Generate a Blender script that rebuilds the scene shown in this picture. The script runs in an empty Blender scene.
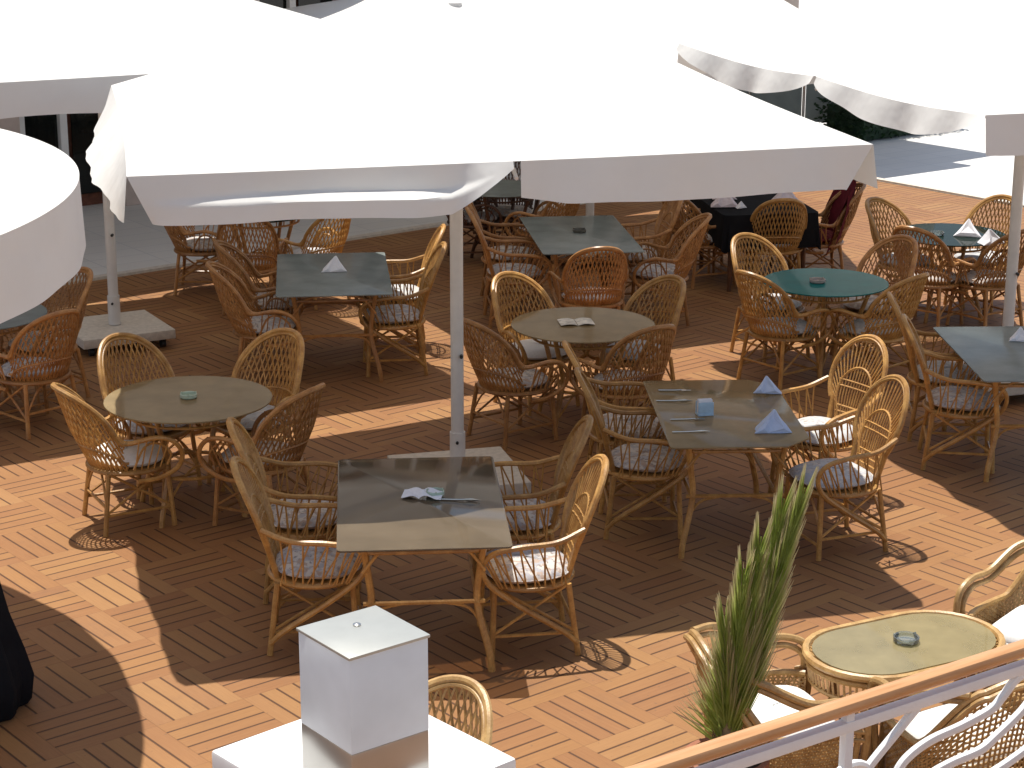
import bpy, bmesh, math, random
from mathutils import Vector, Matrix
R = math.radians
random.seed(7)
sc = bpy.context.scene
COL = sc.collection

# ------------------------------------------------------------------ materials
def new_mat(name):
    m = bpy.data.materials.new(name); m.use_nodes = True
    nt = m.node_tree
    return m, nt, nt.nodes['Principled BSDF'], nt.nodes['Material Output']

def N(nt, t, **kw):
    n = nt.nodes.new(t)
    for k, v in kw.items():
        setattr(n, k, v)
    return n

def math_node(nt, op, a, b=None, c=None):
    n = N(nt, 'ShaderNodeMath', operation=op)
    for i, v in enumerate((a, b, c)):
        if v is None: continue
        if isinstance(v, (int, float)): n.inputs[i].default_value = v
        else: nt.links.new(v, n.inputs[i])
    return n.outputs[0]

def ramp(nt, fac, stops):
    r = N(nt, 'ShaderNodeValToRGB')
    el = r.color_ramp.elements
    while len(el) < len(stops): el.new(0.5)
    for e, (p, c) in zip(el, stops):
        e.position = p; e.color = (*c, 1)
    nt.links.new(fac, r.inputs[0])
    return r.outputs[0]

def mixcol(nt, fac, a, b, mode='MIX'):
    n = N(nt, 'ShaderNodeMix', data_type='RGBA', blend_type=mode)
    for idx, v in ((0, fac), (6, a), (7, b)):
        if isinstance(v, (int, float)): n.inputs[idx].default_value = v
        elif isinstance(v, tuple): n.inputs[idx].default_value = (*v, 1)
        else: nt.links.new(v, n.inputs[idx])
    return n.outputs[2]

def noise(nt, vec, scale, detail=3, rough=.55):
    n = N(nt, 'ShaderNodeTexNoise'); n.inputs['Scale'].default_value = scale
    n.inputs['Detail'].default_value = detail; n.inputs['Roughness'].default_value = rough
    if vec is not None: nt.links.new(vec, n.inputs['Vector'])
    return n

def bump(nt, h, strength, dist, bsdf):
    b = N(nt, 'ShaderNodeBump'); b.inputs['Strength'].default_value = strength; b.inputs['Distance'].default_value = dist
    nt.links.new(h, b.inputs['Height']); nt.links.new(b.outputs[0], bsdf.inputs['Normal'])

def simple(name, col, rough=.5, metal=0., spec=.5, var=.12, nscale=30, bstr=0.):
    m, nt, p, o = new_mat(name)
    tc = N(nt, 'ShaderNodeTexCoord')
    nz = noise(nt, tc.outputs['Object'], nscale)
    lo = tuple(c * (1 - var) for c in col); hi = tuple(min(1, c * (1 + var)) for c in col)
    nt.links.new(ramp(nt, nz.outputs['Fac'], [(.3, lo), (.7, hi)]), p.inputs['Base Color'])
    p.inputs['Roughness'].default_value = rough; p.inputs['Metallic'].default_value = metal
    p.inputs['Specular IOR Level'].default_value = spec
    if bstr: bump(nt, nz.outputs['Fac'], bstr, .01, p)
    return m

def rattan(name, light, dark, rough=.38):
    m, nt, p, o = new_mat(name)
    tc = N(nt, 'ShaderNodeTexCoord'); oi = N(nt, 'ShaderNodeObjectInfo')
    nz = noise(nt, tc.outputs['Object'], 14, 4)
    nz2 = noise(nt, tc.outputs['Object'], 90, 2)
    f = math_node(nt, 'ADD', math_node(nt, 'MULTIPLY', nz.outputs['Fac'], .7), math_node(nt, 'MULTIPLY', nz2.outputs['Fac'], .3))
    c = ramp(nt, f, [(.30, dark), (.52, tuple((a + b) / 2 for a, b in zip(light, dark))), (.68, light)])
    hs = N(nt, 'ShaderNodeHueSaturation')
    nt.links.new(math_node(nt, 'ADD', math_node(nt, 'MULTIPLY', oi.outputs['Random'], .45), .78), hs.inputs['Value'])
    nt.links.new(c, hs.inputs['Color'])
    nt.links.new(hs.outputs[0], p.inputs['Base Color'])
    p.inputs['Roughness'].default_value = rough
    p.inputs['Specular IOR Level'].default_value = .5
    bump(nt, nz2.outputs['Fac'], .25, .004, p)
    return m

M = {}
M['rattan_gold'] = rattan('rattan_gold', (.58, .33, .10), (.30, .135, .035))
M['rattan_red'] = rattan('rattan_red', (.50, .255, .085), (.25, .10, .03))
M['rattan_pale'] = rattan('rattan_pale', (.56, .36, .145), (.29, .155, .05))
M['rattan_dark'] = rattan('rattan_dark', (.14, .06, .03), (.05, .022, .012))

def cushion_mat(name, base, blot):
    m, nt, p, o = new_mat(name)
    tc = N(nt, 'ShaderNodeTexCoord'); oi = N(nt, 'ShaderNodeObjectInfo')
    add = N(nt, 'ShaderNodeVectorMath', operation='ADD')
    nt.links.new(tc.outputs['Object'], add.inputs[0])
    sc_ = N(nt, 'ShaderNodeVectorMath', operation='SCALE'); sc_.inputs['Scale'].default_value = 7.
    cb = N(nt, 'ShaderNodeCombineXYZ'); nt.links.new(oi.outputs['Random'], cb.inputs[0]); nt.links.new(oi.outputs['Random'], cb.inputs[1])
    nt.links.new(cb.outputs[0], sc_.inputs[0]); nt.links.new(sc_.outputs[0], add.inputs[1])
    a = noise(nt, add.outputs[0], 15, 3, .6); b = noise(nt, add.outputs[0], 24, 2, .5); d = noise(nt, add.outputs[0], 38, 2)
    f1 = ramp(nt, a.outputs['Fac'], [(.48, (0, 0, 0)), (.56, (1, 1, 1))])
    f2 = ramp(nt, b.outputs['Fac'], [(.55, (0, 0, 0)), (.59, (1, 1, 1))])
    f3 = ramp(nt, d.outputs['Fac'], [(.60, (0, 0, 0)), (.64, (1, 1, 1))])
    c = mixcol(nt, f1, base, blot[0]); c = mixcol(nt, f2, c, blot[1]); c = mixcol(nt, f3, c, blot[2])
    nt.links.new(c, p.inputs['Base Color']); p.inputs['Roughness'].default_value = .9
    p.inputs['Specular IOR Level'].default_value = .15
    w = noise(nt, tc.outputs['Object'], 160, 1)
    bump(nt, w.outputs['Fac'], .3, .003, p)
    return m
M['cushion_floral'] = cushion_mat('cushion_floral', (.62, .57, .52), ((.44, .43, .45), (.46, .36, .30), (.30, .27, .26)))
M['cushion_grey'] = cushion_mat('cushion_grey', (.52, .53, .54), ((.46, .46, .47), (.62, .58, .53), (.40, .35, .32)))
M['cushion_maroon'] = cushion_mat('cushion_maroon', (.16, .025, .03), ((.10, .015, .02), (.22, .05, .05), (.07, .01, .015)))
M['cushion_white'] = simple('cushion_white', (.80, .79, .75), .9, spec=.1, var=.05, nscale=60, bstr=.15)

def glass_mat(name, tint, diff, dfac, gloss_boost=1.0, rough=.03):
    m = bpy.data.materials.new(name); m.use_nodes = True; nt = m.node_tree
    nt.nodes.clear()
    o = N(nt, 'ShaderNodeOutputMaterial')
    tr = N(nt, 'ShaderNodeBsdfTransparent'); tr.inputs[0].default_value = (*tint, 1)
    tc = N(nt, 'ShaderNodeTexCoord'); nz = noise(nt, tc.outputs['Object'], 5, 4)
    df = N(nt, 'ShaderNodeBsdfDiffuse')
    nt.links.new(ramp(nt, nz.outputs['Fac'], [(.3, tuple(c * .85 for c in diff)), (.7, tuple(c * 1.15 for c in diff))]), df.inputs[0])
    gl = N(nt, 'ShaderNodeBsdfGlossy'); gl.inputs['Roughness'].default_value = rough
    m1 = N(nt, 'ShaderNodeMixShader'); m1.inputs[0].default_value = dfac
    nt.links.new(tr.outputs[0], m1.inputs[1]); nt.links.new(df.outputs[0], m1.inputs[2])
    fr = N(nt, 'ShaderNodeFresnel'); fr.inputs['IOR'].default_value = 1.5
    f = math_node(nt, 'MULTIPLY', fr.outputs[0], gloss_boost)
    m2 = N(nt, 'ShaderNodeMixShader'); nt.links.new(f, m2.inputs[0])
    nt.links.new(m1.outputs[0], m2.inputs[1]); nt.links.new(gl.outputs[0], m2.inputs[2])
    nt.links.new(m2.outputs[0], o.inputs[0])
    return m
M['glass_brown'] = glass_mat('glass_brown', (.62, .54, .42), (.38, .285, .155), .60, .6, .07)
M['glass_plain'] = glass_mat('glass_plain', (.66, .57, .45), (.34, .26, .17), .36, 1.0, .07)
M['glass_grey'] = glass_mat('glass_grey', (.50, .52, .50), (.27, .305, .29), .82, .55, .16)
M['glass_teal'] = glass_mat('glass_teal', (.12, .36, .36), (.010, .155, .155), .9, .5)
M['glass_black'] = glass_mat('glass_black', (.10, .14, .13), (.012, .024, .02), .85, .45)
M['glass_clear'] = glass_mat('glass_clear', (.80, .84, .82), (.7, .75, .72), .15, 1.6)
M['glass_window'] = glass_mat('glass_window', (.12, .13, .12), (.012, .014, .013), .9, .8)

def canopy_mat(name, col, tl):
    m = bpy.data.materials.new(name); m.use_nodes = True; nt = m.node_tree
    nt.nodes.clear(); o = N(nt, 'ShaderNodeOutputMaterial')
    tc = N(nt, 'ShaderNodeTexCoord')
    nz = noise(nt, tc.outputs['Object'], 2.2, 4)
    c = ramp(nt, nz.outputs['Fac'], [(.3, tuple(x * .94 for x in col)), (.7, col)])
    d = N(nt, 'ShaderNodeBsdfDiffuse'); t = N(nt, 'ShaderNodeBsdfTranslucent')
    nt.links.new(c, d.inputs[0]); nt.links.new(c, t.inputs[0])
    wv = noise(nt, tc.outputs['Object'], 5, 2)
    b = N(nt, 'ShaderNodeBump'); b.inputs['Strength'].default_value = .35; b.inputs['Distance'].default_value = .03
    nt.links.new(wv.outputs['Fac'], b.inputs['Height']); nt.links.new(b.outputs[0], d.inputs['Normal'])
    mx = N(nt, 'ShaderNodeMixShader'); mx.inputs[0].default_value = tl
    nt.links.new(d.outputs[0], mx.inputs[1]); nt.links.new(t.outputs[0], mx.inputs[2]); nt.links.new(mx.outputs[0], o.inputs[0])
    return m
M['canvas'] = canopy_mat('canvas', (.86, .845, .80), .20)
M['black_cloth'] = simple('black_cloth', (.012, .012, .014), .95, spec=.1, nscale=12, bstr=.3)
M['pole_paint'] = simple('pole_paint', (.68, .66, .63), .4, var=.05, nscale=12)
M['white_paint'] = simple('white_paint', (.80, .80, .79), .45, var=.04, nscale=6)
M['panel_white'] = simple('panel_white', (.71, .77, .81), .4, var=.07, nscale=5)
M['render_white'] = simple('render_white', (.80, .79, .77), .8, var=.05, nscale=8, bstr=.1)
M['concrete_cream'] = simple('concrete_cream', (.60, .54, .46), .75, var=.12, nscale=25, bstr=.15)
M['pillar_pink'] = simple('pillar_pink', (.55, .45, .40), .7, var=.08, nscale=6)
M['brick_brown'] = simple('brick_brown', (.16, .06, .035), .8, var=.3, nscale=18)
M['castor_black'] = simple('castor_black', (.02, .02, .02), .5)
M['steel'] = simple('steel', (.62, .60, .56), .22, metal=1., var=.06, nscale=4)
M['chrome'] = simple('chrome', (.46, .45, .42), .28, metal=.75, var=.05, nscale=5)
M['lid_paint'] = simple('lid_paint', (.46, .46, .42), .4, metal=.5, var=.06, nscale=7)
M['linen'] = simple('linen', (.78, .78, .82), .85, spec=.1, var=.04, nscale=40, bstr=.1)
M['linen_pink'] = simple('linen_pink', (.70, .62, .66), .85, spec=.1, var=.06, nscale=40)
M['napkin_blue'] = simple('napkin_blue', (.50, .58, .76), .85, spec=.1, var=.05, nscale=40)
M['blue_card'] = simple('blue_card', (.40, .55, .68), .5, var=.1, nscale=25)
M['paper'] = simple('paper', (.62, .58, .50), .6, var=.35, nscale=22)
M['ashtray_green'] = simple('ashtray_green', (.42, .52, .42), .2, var=.1)
M['ashtray_grey'] = simple('ashtray_grey', (.34, .30, .28), .25, var=.1)
M['ashtray_dark'] = simple('ashtray_dark', (.08, .075, .06), .25, var=.1)
M['terracotta'] = simple('terracotta', (.33, .13, .07), .8, var=.15, nscale=15)
M['soil'] = simple('soil', (.05, .035, .025), .95, var=.3, nscale=40)
M['hedge'] = simple('hedge', (.03, .06, .03), .8, var=.5, nscale=8)
M['fibre'] = simple('fibre', (.20, .14, .07), .9, var=.4, nscale=40)

def leaf_mat(name, a, b):
    m, nt, p, o = new_mat(name)
    tc = N(nt, 'ShaderNodeTexCoord')
    nz = noise(nt, tc.outputs['Object'], 11, 3)
    c = ramp(nt, nz.outputs['Fac'], [(.32, a), (.68, b)])
    at = N(nt, 'ShaderNodeAttribute', attribute_name='tipness')
    dry = ramp(nt, at.outputs['Fac'], [(.50, (0, 0, 0)), (.92, (1, 1, 1))])
    c = mixcol(nt, dry, c, (.50, .42, .24))
    nt.links.new(c, p.inputs['Base Color']); p.inputs['Roughness'].default_value = .45
    t = N(nt, 'ShaderNodeBsdfTranslucent'); nt.links.new(c, t.inputs[0])
    mx = N(nt, 'ShaderNodeMixShader'); mx.inputs[0].default_value = .62
    nt.links.new(p.outputs[0], mx.inputs[1]); nt.links.new(t.outputs[0], mx.inputs[2]); nt.links.new(mx.outputs[0], o.inputs[0])
    return m
M['palm'] = leaf_mat('palm', (.27, .36, .055), (.46, .53, .15))

def handrail_mat():
    m, nt, p, o = new_mat('handrail_wood')
    tc = N(nt, 'ShaderNodeTexCoord'); mp = N(nt, 'ShaderNodeMapping'); mp.inputs['Scale'].default_value = (1.2, 22, 22)
    nt.links.new(tc.outputs['Object'], mp.inputs[0])
    nz = noise(nt, mp.outputs[0], 3, 5, .6)
    nt.links.new(ramp(nt, nz.outputs['Fac'], [(.3, (.48, .23, .09)), (.7, (.64, .36, .17))]), p.inputs['Base Color'])
    p.inputs['Roughness'].default_value = .32
    bump(nt, nz.outputs['Fac'], .1, .003, p)
    return m
M['handrail'] = handrail_mat()

def deck_mat():
    m, nt, p, o = new_mat('deck_tiles')
    tc = N(nt, 'ShaderNodeTexCoord'); sp = N(nt, 'ShaderNodeSeparateXYZ'); nt.links.new(tc.outputs['Object'], sp.inputs[0])
    u = math_node(nt, 'MULTIPLY', sp.outputs[0], 2.0); v = math_node(nt, 'MULTIPLY', sp.outputs[1], 2.0)
    fu, fv = math_node(nt, 'FLOOR', u), math_node(nt, 'FLOOR', v)
    du, dv = math_node(nt, 'SUBTRACT', u, fu), math_node(nt, 'SUBTRACT', v, fv)
    par = math_node(nt, 'FLOORED_MODULO', math_node(nt, 'ADD', fu, fv), 2.0)      # 0: slats run along v, 1: along u
    def sel(a, b):     # par ? a : b
        return math_node(nt, 'ADD', math_node(nt, 'MULTIPLY', par, a), math_node(nt, 'MULTIPLY', math_node(nt, 'SUBTRACT', 1.0, par), b))
    across = sel(dv, du); along = sel(du, dv)
    s = math_node(nt, 'MULTIPLY', across, 5.0); si = math_node(nt, 'FLOOR', s)
    sc_ = math_node(nt, 'MINIMUM', math_node(nt, 'MAXIMUM', s, .5), 4.5); sf = math_node(nt, 'SUBTRACT', sc_, math_node(nt, 'FLOOR', sc_))
    e = math_node(nt, 'MINIMUM', sf, math_node(nt, 'SUBTRACT', 1.0, sf))              # 0 at a gap between two slats
    ea = math_node(nt, 'MULTIPLY', math_node(nt, 'MINIMUM', math_node(nt, 'MINIMUM', along, across), math_node(nt, 'MINIMUM', math_node(nt, 'SUBTRACT', 1.0, along), math_node(nt, 'SUBTRACT', 1.0, across))), 5.0)
    # gap widths vary a little from slat to slat
    cell = N(nt, 'ShaderNodeCombineXYZ'); nt.links.new(fu, cell.inputs[0]); nt.links.new(fv, cell.inputs[1]); nt.links.new(si, cell.inputs[2])
    wn = N(nt, 'ShaderNodeTexWhiteNoise', noise_dimensions='3D'); nt.links.new(cell.outputs[0], wn.inputs['Vector'])
    tile = N(nt, 'ShaderNodeCombineXYZ'); nt.links.new(fu, tile.inputs[0]); nt.links.new(fv, tile.inputs[1])
    wt = N(nt, 'ShaderNodeTexWhiteNoise', noise_dimensions='2D'); nt.links.new(tile.outputs[0], wt.inputs['Vector'])
    mrs = N(nt, 'ShaderNodeMapRange', interpolation_type='SMOOTHSTEP'); nt.links.new(e, mrs.inputs[0])
    mrs.inputs[1].default_value = .034; mrs.inputs[2].default_value = .085
    mra = N(nt, 'ShaderNodeMapRange', interpolation_type='SMOOTHSTEP'); nt.links.new(ea, mra.inputs[0])
    mra.inputs[1].default_value = .008; mra.inputs[2].default_value = .035
    joint = math_node(nt, 'ADD', .74, math_node(nt, 'MULTIPLY', mra.outputs[0], .26))
    solid = math_node(nt, 'MULTIPLY', mrs.outputs[0], joint)
    # grain, stretched along each slat
    gx = math_node(nt, 'MULTIPLY', along, 1.2); gy = math_node(nt, 'MULTIPLY', across, 30.0)
    gv = N(nt, 'ShaderNodeCombineXYZ'); nt.links.new(gx, gv.inputs[0]); nt.links.new(gy, gv.inputs[1])
    nt.links.new(math_node(nt, 'MULTIPLY', wn.outputs['Value'], 57.0), gv.inputs[2])
    g = noise(nt, gv.outputs[0], 2.2, 5, .65)
    base = ramp(nt, wt.outputs['Value'], [(0, (.235, .100, .036)), (.35, (.280, .128, .047)), (.75, (.300, .142, .054)), (1, (.345, .182, .074))])
    hs = N(nt, 'ShaderNodeHueSaturation'); nt.links.new(base, hs.inputs['Color'])
    nt.links.new(math_node(nt, 'ADD', .84, math_node(nt, 'MULTIPLY', wn.outputs['Value'], .30)), hs.inputs['Value'])
    nt.links.new(math_node(nt, 'ADD', .492, math_node(nt, 'MULTIPLY', wn.outputs['Value'], .016)), hs.inputs['Hue'])
    c = mixcol(nt, .30, hs.outputs[0], ramp(nt, g.outputs['Fac'], [(.25, (.18, .072, .027)), (.75, (.44, .235, .095))]))
    big = noise(nt, tc.outputs['Object'], .9, 4)
    c = mixcol(nt, .25, c, ramp(nt, big.outputs['Fac'], [(.3, (.21, .095, .038)), (.7, (.39, .20, .08))]))
    st = noise(nt, tc.outputs['Object'], 2.6, 6, .7)
    c = mixcol(nt, math_node(nt, 'MULTIPLY', ramp(nt, st.outputs['Fac'], [(.56, (0, 0, 0)), (.74, (1, 1, 1))]), .45), c, (.20, .105, .055))
    dot = noise(nt, tc.outputs['Object'], 34, 2, .5)
    c = mixcol(nt, math_node(nt, 'MULTIPLY', ramp(nt, dot.outputs['Fac'], [(.70, (0, 0, 0)), (.74, (1, 1, 1))]), .5), c, (.16, .09, .05))
    c = mixcol(nt, solid, (.085, .038, .018), c)
    nt.links.new(c, p.inputs['Base Color'])
    p.inputs['Roughness'].default_value = .6; p.inputs['Specular IOR Level'].default_value = .3
    h = math_node(nt, 'ADD', solid, math_node(nt, 'MULTIPLY', g.outputs['Fac'], .12))
    bump(nt, h, .55, .008, p)
    return m
M['deck'] = deck_mat()

def paving_mat():
    m, nt, p, o = new_mat('pale_paving')
    tc = N(nt, 'ShaderNodeTexCoord')
    br = N(nt, 'ShaderNodeTexBrick'); nt.links.new(tc.outputs['Object'], br.inputs['Vector'])
    br.inputs['Scale'].default_value = .8; br.offset = 0.0
    br.inputs['Color1'].default_value = (.67, .65, .61, 1); br.inputs['Color2'].default_value = (.72, .70, .66, 1)
    br.inputs['Mortar'].default_value = (.55, .55, .54, 1); br.inputs['Mortar Size'].default_value = .006
    nz = noise(nt, tc.outputs['Object'], .6, 5)
    c = mixcol(nt, .25, br.outputs['Color'], ramp(nt, nz.outputs['Fac'], [(.3, (.52, .52, .51)), (.7, (.78, .77, .75))]))
    nt.links.new(c, p.inputs['Base Color']); p.inputs['Roughness'].default_value = .7
    return m
M['paving'] = paving_mat()

# ------------------------------------------------------------------ mesh builder
class MB:
    def __init__(s): s.v = []; s.f = []; s.t = []
    def add(s, verts, faces):
        o = len(s.v); s.v += [tuple(x) for x in verts]; s.f += [tuple(i + o for i in f) for f in faces]
        return o
    def tube(s, pts, r, n=7, closed=False, flat=1.0):
        P = [Vector(p) for p in pts]; k = len(P)
        rs = r if isinstance(r, (list, tuple)) else [r] * k
        T = []
        for i in range(k):
            a = P[(i - 1) % k] if (closed or i > 0) else P[i]
            b = P[(i + 1) % k] if (closed or i < k - 1) else P[i]
            d = (b - a); T.append(d.normalized() if d.length > 1e-9 else Vector((0, 0, 1)))
        up = Vector((0, 0, 1)) if abs(T[0].z) < .9 else Vector((0, 1, 0))
        nrm = (up - T[0] * up.dot(T[0])).normalized()
        verts = []
        for i in range(k):
            nrm = (nrm - T[i] * nrm.dot(T[i]))
            nrm = nrm.normalized() if nrm.length > 1e-6 else T[i].orthogonal().normalized()
            bi = T[i].cross(nrm)
            for j in range(n):
                a = 2 * math.pi * j / n
                verts.append(P[i] + nrm * (rs[i] * math.cos(a)) + bi * (rs[i] * flat * math.sin(a)))
        faces = []
        for i in range(k if closed else k - 1):
            i2 = (i + 1) % k
            for j in range(n):
                j2 = (j + 1) % n
                faces.append((i * n + j, i * n + j2, i2 * n + j2, i2 * n + j))
        if not closed:
            faces.append(tuple(range(n - 1, -1, -1))); faces.append(tuple((k - 1) * n + j for j in range(n)))
        s.add(verts, faces)
    def rod(s, a, b, r, n=6, r2=None): s.tube([a, b], [r, r2 if r2 else r], n)
    def prism(s, poly, z0, z1):
        n = len(poly)
        v = [(x, y, z0) for x, y in poly] + [(x, y, z1) for x, y in poly]
        f = [tuple(range(n - 1, -1, -1)), tuple(range(n, 2 * n))] + [(i, (i + 1) % n, n + (i + 1) % n, n + i) for i in range(n)]
        s.add(v, f)
    def box(s, c, d, rz=0.):
        hx, hy, hz = d[0] / 2, d[1] / 2, d[2] / 2
        ca, sa = math.cos(rz), math.sin(rz)
        v = []
        for z in (-hz, hz):
            for x, y in ((-hx, -hy), (hx, -hy), (hx, hy), (-hx, hy)):
                v.append((c[0] + x * ca - y * sa, c[1] + x * sa + y * ca, c[2] + z))
        s.add(v, [(3, 2, 1, 0), (4, 5, 6, 7), (0, 1, 5, 4), (1, 2, 6, 5), (2, 3, 7, 6), (3, 0, 4, 7)])
    def lathe(s, prof, n=32, c=(0, 0), sx=1., sy=1.):
        k = len(prof); v = []
        for r, z in prof:
            for j in range(n):
                a = 2 * math.pi * j / n; v.append((c[0] + r * sx * math.cos(a), c[1] + r * sy * math.sin(a), z))
        f = []
        for i in range(k - 1):
            for j in range(n):
                j2 = (j + 1) % n; f.append((i * n + j, i * n + j2, (i + 1) * n + j2, (i + 1) * n + j))
        if prof[0][0] > 1e-5: f.append(tuple(range(n - 1, -1, -1)))
        if prof[-1][0] > 1e-5: f.append(tuple((k - 1) * n + j for j in range(n)))
        s.add(v, f)
    def grid(s, fn, nu, nv, thick=None):
        v = [fn(i / nu, j / nv) for j in range(nv + 1) for i in range(nu + 1)]
        f = []
        for j in range(nv):
            for i in range(nu):
                a = j * (nu + 1) + i; f.append((a, a + 1, a + nu + 2, a + nu + 1))
        s.add(v, f)
    def mesh(s, name, mat, smooth=True, bevel=0.):
        me = bpy.data.meshes.new(name); me.from_pydata(s.v, [], s.f); me.update()
        bm = bmesh.new(); bm.from_mesh(me)
        bmesh.ops.remove_doubles(bm, verts=bm.verts, dist=1e-6)
        bmesh.ops.recalc_face_normals(bm, faces=bm.faces)
        if bevel:
            ed = [e for e in bm.edges if len(e.link_faces) == 2 and e.calc_face_angle(0) > .6]
            bmesh.ops.bevel(bm, geom=ed, offset=bevel, segments=2, affect='EDGES', profile=.6)
        bm.to_mesh(me); bm.free()
        me.materials.append(mat)
        if smooth:
            me.polygons.foreach_set('use_smooth', [True] * len(me.polygons))
            try: me.set_sharp_from_angle(angle=R(38))
            except Exception: pass
        return me
    def build(s, name, mat, parent=None, smooth=True, bevel=0., loc=None, rz=None):
        o = bpy.data.objects.new(name, s.mesh(name, mat, smooth, bevel)); COL.objects.link(o)
        if parent: o.parent = parent
        if loc: o.location = loc
        if rz is not None: o.rotation_euler = (0, 0, rz)
        return o

def tag(o, label=None, cat=None, group=None, kind=None):
    if label: o['label'] = label
    if cat: o['category'] = cat
    if group: o['group'] = group
    if kind: o['kind'] = kind
    return o

def thing(name, label, cat, loc=(0, 0, 0), rz=0., group=None):
    o = bpy.data.objects.new(name, None); COL.objects.link(o); o.location = loc; o.rotation_euler = (0, 0, rz)
    o.empty_display_size = .1
    return tag(o, label, cat, group)

def copy_tree(o, parent=None):
    c = o.copy(); COL.objects.link(c)
    if parent: c.parent = parent
    for ch in list(o.children): copy_tree(ch, c)
    return c

def bez(pts, n=8):
    """Catmull-Rom through the points."""
    P = [Vector(p) for p in pts]; out = []
    for i in range(len(P) - 1):
        p0 = P[i - 1] if i else P[0] * 2 - P[1]; p1, p2 = P[i], P[i + 1]
        p3 = P[i + 2] if i + 2 < len(P) else P[-1] * 2 - P[-2]
        for k in range(n):
            t = k / n
            out.append(.5 * ((2 * p1) + (p2 - p0) * t + (2 * p0 - 5 * p1 + 4 * p2 - p3) * t * t + (3 * p1 - p0 - 3 * p2 + p3) * t ** 3))
    out.append(P[-1]); return out

# ------------------------------------------------------------------ ground
TH = -.886
A_DIR = Vector((math.cos(TH), math.sin(TH), 0)); B_DIR = Vector((-math.sin(TH), math.cos(TH), 0))
ORG = Vector((-5.902 * .5, 22.572 * .5, 0))       # a corner shared by four deck tiles
def sheet(name, poly, z, mat, loc, rz):
    mb = MB(); mb.add([(x, y, z) for x, y in poly], [tuple(range(len(poly)))])
    o = mb.build(name, mat, smooth=False, loc=loc, rz=rz); o['kind'] = 'structure'; return o
# deck coordinates: x along A_DIR, y along B_DIR; its far edges follow tile lines
def deck_xy(p):
    d = Vector((p[0], p[1], 0)) - ORG; return d.dot(A_DIR), d.dot(B_DIR)
ax = round(deck_xy((-1.75, 20.78))[0] * 2) / 2; by = round(deck_xy((5.18, 23.82))[1] * 2) / 2
sheet('wooden_deck', [(ax, -14.), (30., -14.), (30., by), (ax, by)], .004, M['deck'], ORG, TH)
sheet('pavement', [(-60, -40), (60, -40), (60, 400), (-60, 400)], 0., M['paving'], (0, 0, 0), R(36))
kb = MB(); kb.box((ax - .06, (by - 14) / 2, .012), (.10, by + 14, .03)); kb.box(((ax + 30) / 2, by + .06, .012), (30 - ax + .2, .10, .03))
o = kb.build('deck_kerb', M['concrete_cream'], loc=ORG, rz=TH); o['kind'] = 'structure'

# ------------------------------------------------------------------ chairs
def lattice(mb, surf, nd, r, umax=1., k=.8, seg=10, both=True, flat=1.0):
    """crossing diagonal strands on a shell surf(u in -1..1, v in 0..1)"""
    for sgn in ((1, -1) if both else (1,)):
        for i in range(nd + 1):
            u0 = -umax - k + (2 * umax + 2 * k) * i / nd
            pts = []
            for j in range(seg + 1):
                v = j / seg; u = u0 + sgn * k * (v - .5) * 2 * .5 + 0.
                if -umax <= u <= umax: pts.append(Vector(surf(u, v)) + Vector((0, 0, 0)))
            if len(pts) > 1: mb.tube(pts, r, 4, flat=flat)

def legs_and_braces(root, mat, x, yf, yr, zs, splay=.03, rear_back=.05, r=.016):
    feet = {}
    for sx in (-1, 1):
        for nm, y, sp in (('f', yf, splay * .6), ('r', yr, -rear_back)):
            mb = MB(); top = Vector((sx * x, y, zs)); bot = Vector((sx * (x + splay), y + sp, .0))
            mb.tube([bot, bot.lerp(top, .5) + Vector((0, 0, 0)), top], [r * 1.05, r, r], 8)
            mb.build('leg', mat, root); feet[(sx, nm)] = (bot, top)
    mb = MB()
    for a, b, h in ((('f'), ('r'), .14),):
        for sx in (-1, 1):
            p, q = feet[(sx, 'f')], feet[(sx, 'r')]
            mb.rod(p[0].lerp(p[1], .32), q[0].lerp(q[1], .32), .010)
    for nm, h in (('f', .22), ('r', .45)):
        p, q = feet[(-1, nm)], feet[(1, nm)]
        mb.rod(p[0].lerp(p[1], h), q[0].lerp(q[1], h), .010)
    for nm in ('f', 'r'):           # arched braces under the seat
        p, q = feet[(-1, nm)], feet[(1, nm)]
        a, b = p[0].lerp(p[1], .45), q[0].lerp(q[1], .45)
        mid = (p[1] + q[1]) / 2 - Vector((0, 0, .01))
        mb.tube(bez([a, a.lerp(mid, .5) + Vector((0, 0, .05)), mid, b.lerp(mid, .5) + Vector((0, 0, .05)), b], 5), .008, 6)
    for sx in (-1, 1):
        p, q = feet[(sx, 'f')], feet[(sx, 'r')]
        mb.rod(p[0].lerp(p[1], .34), q[1], .009); mb.rod(q[0].lerp(q[1], .34), p[1], .009)
    mb.build('stretcher', mat, root)
    return feet

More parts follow.
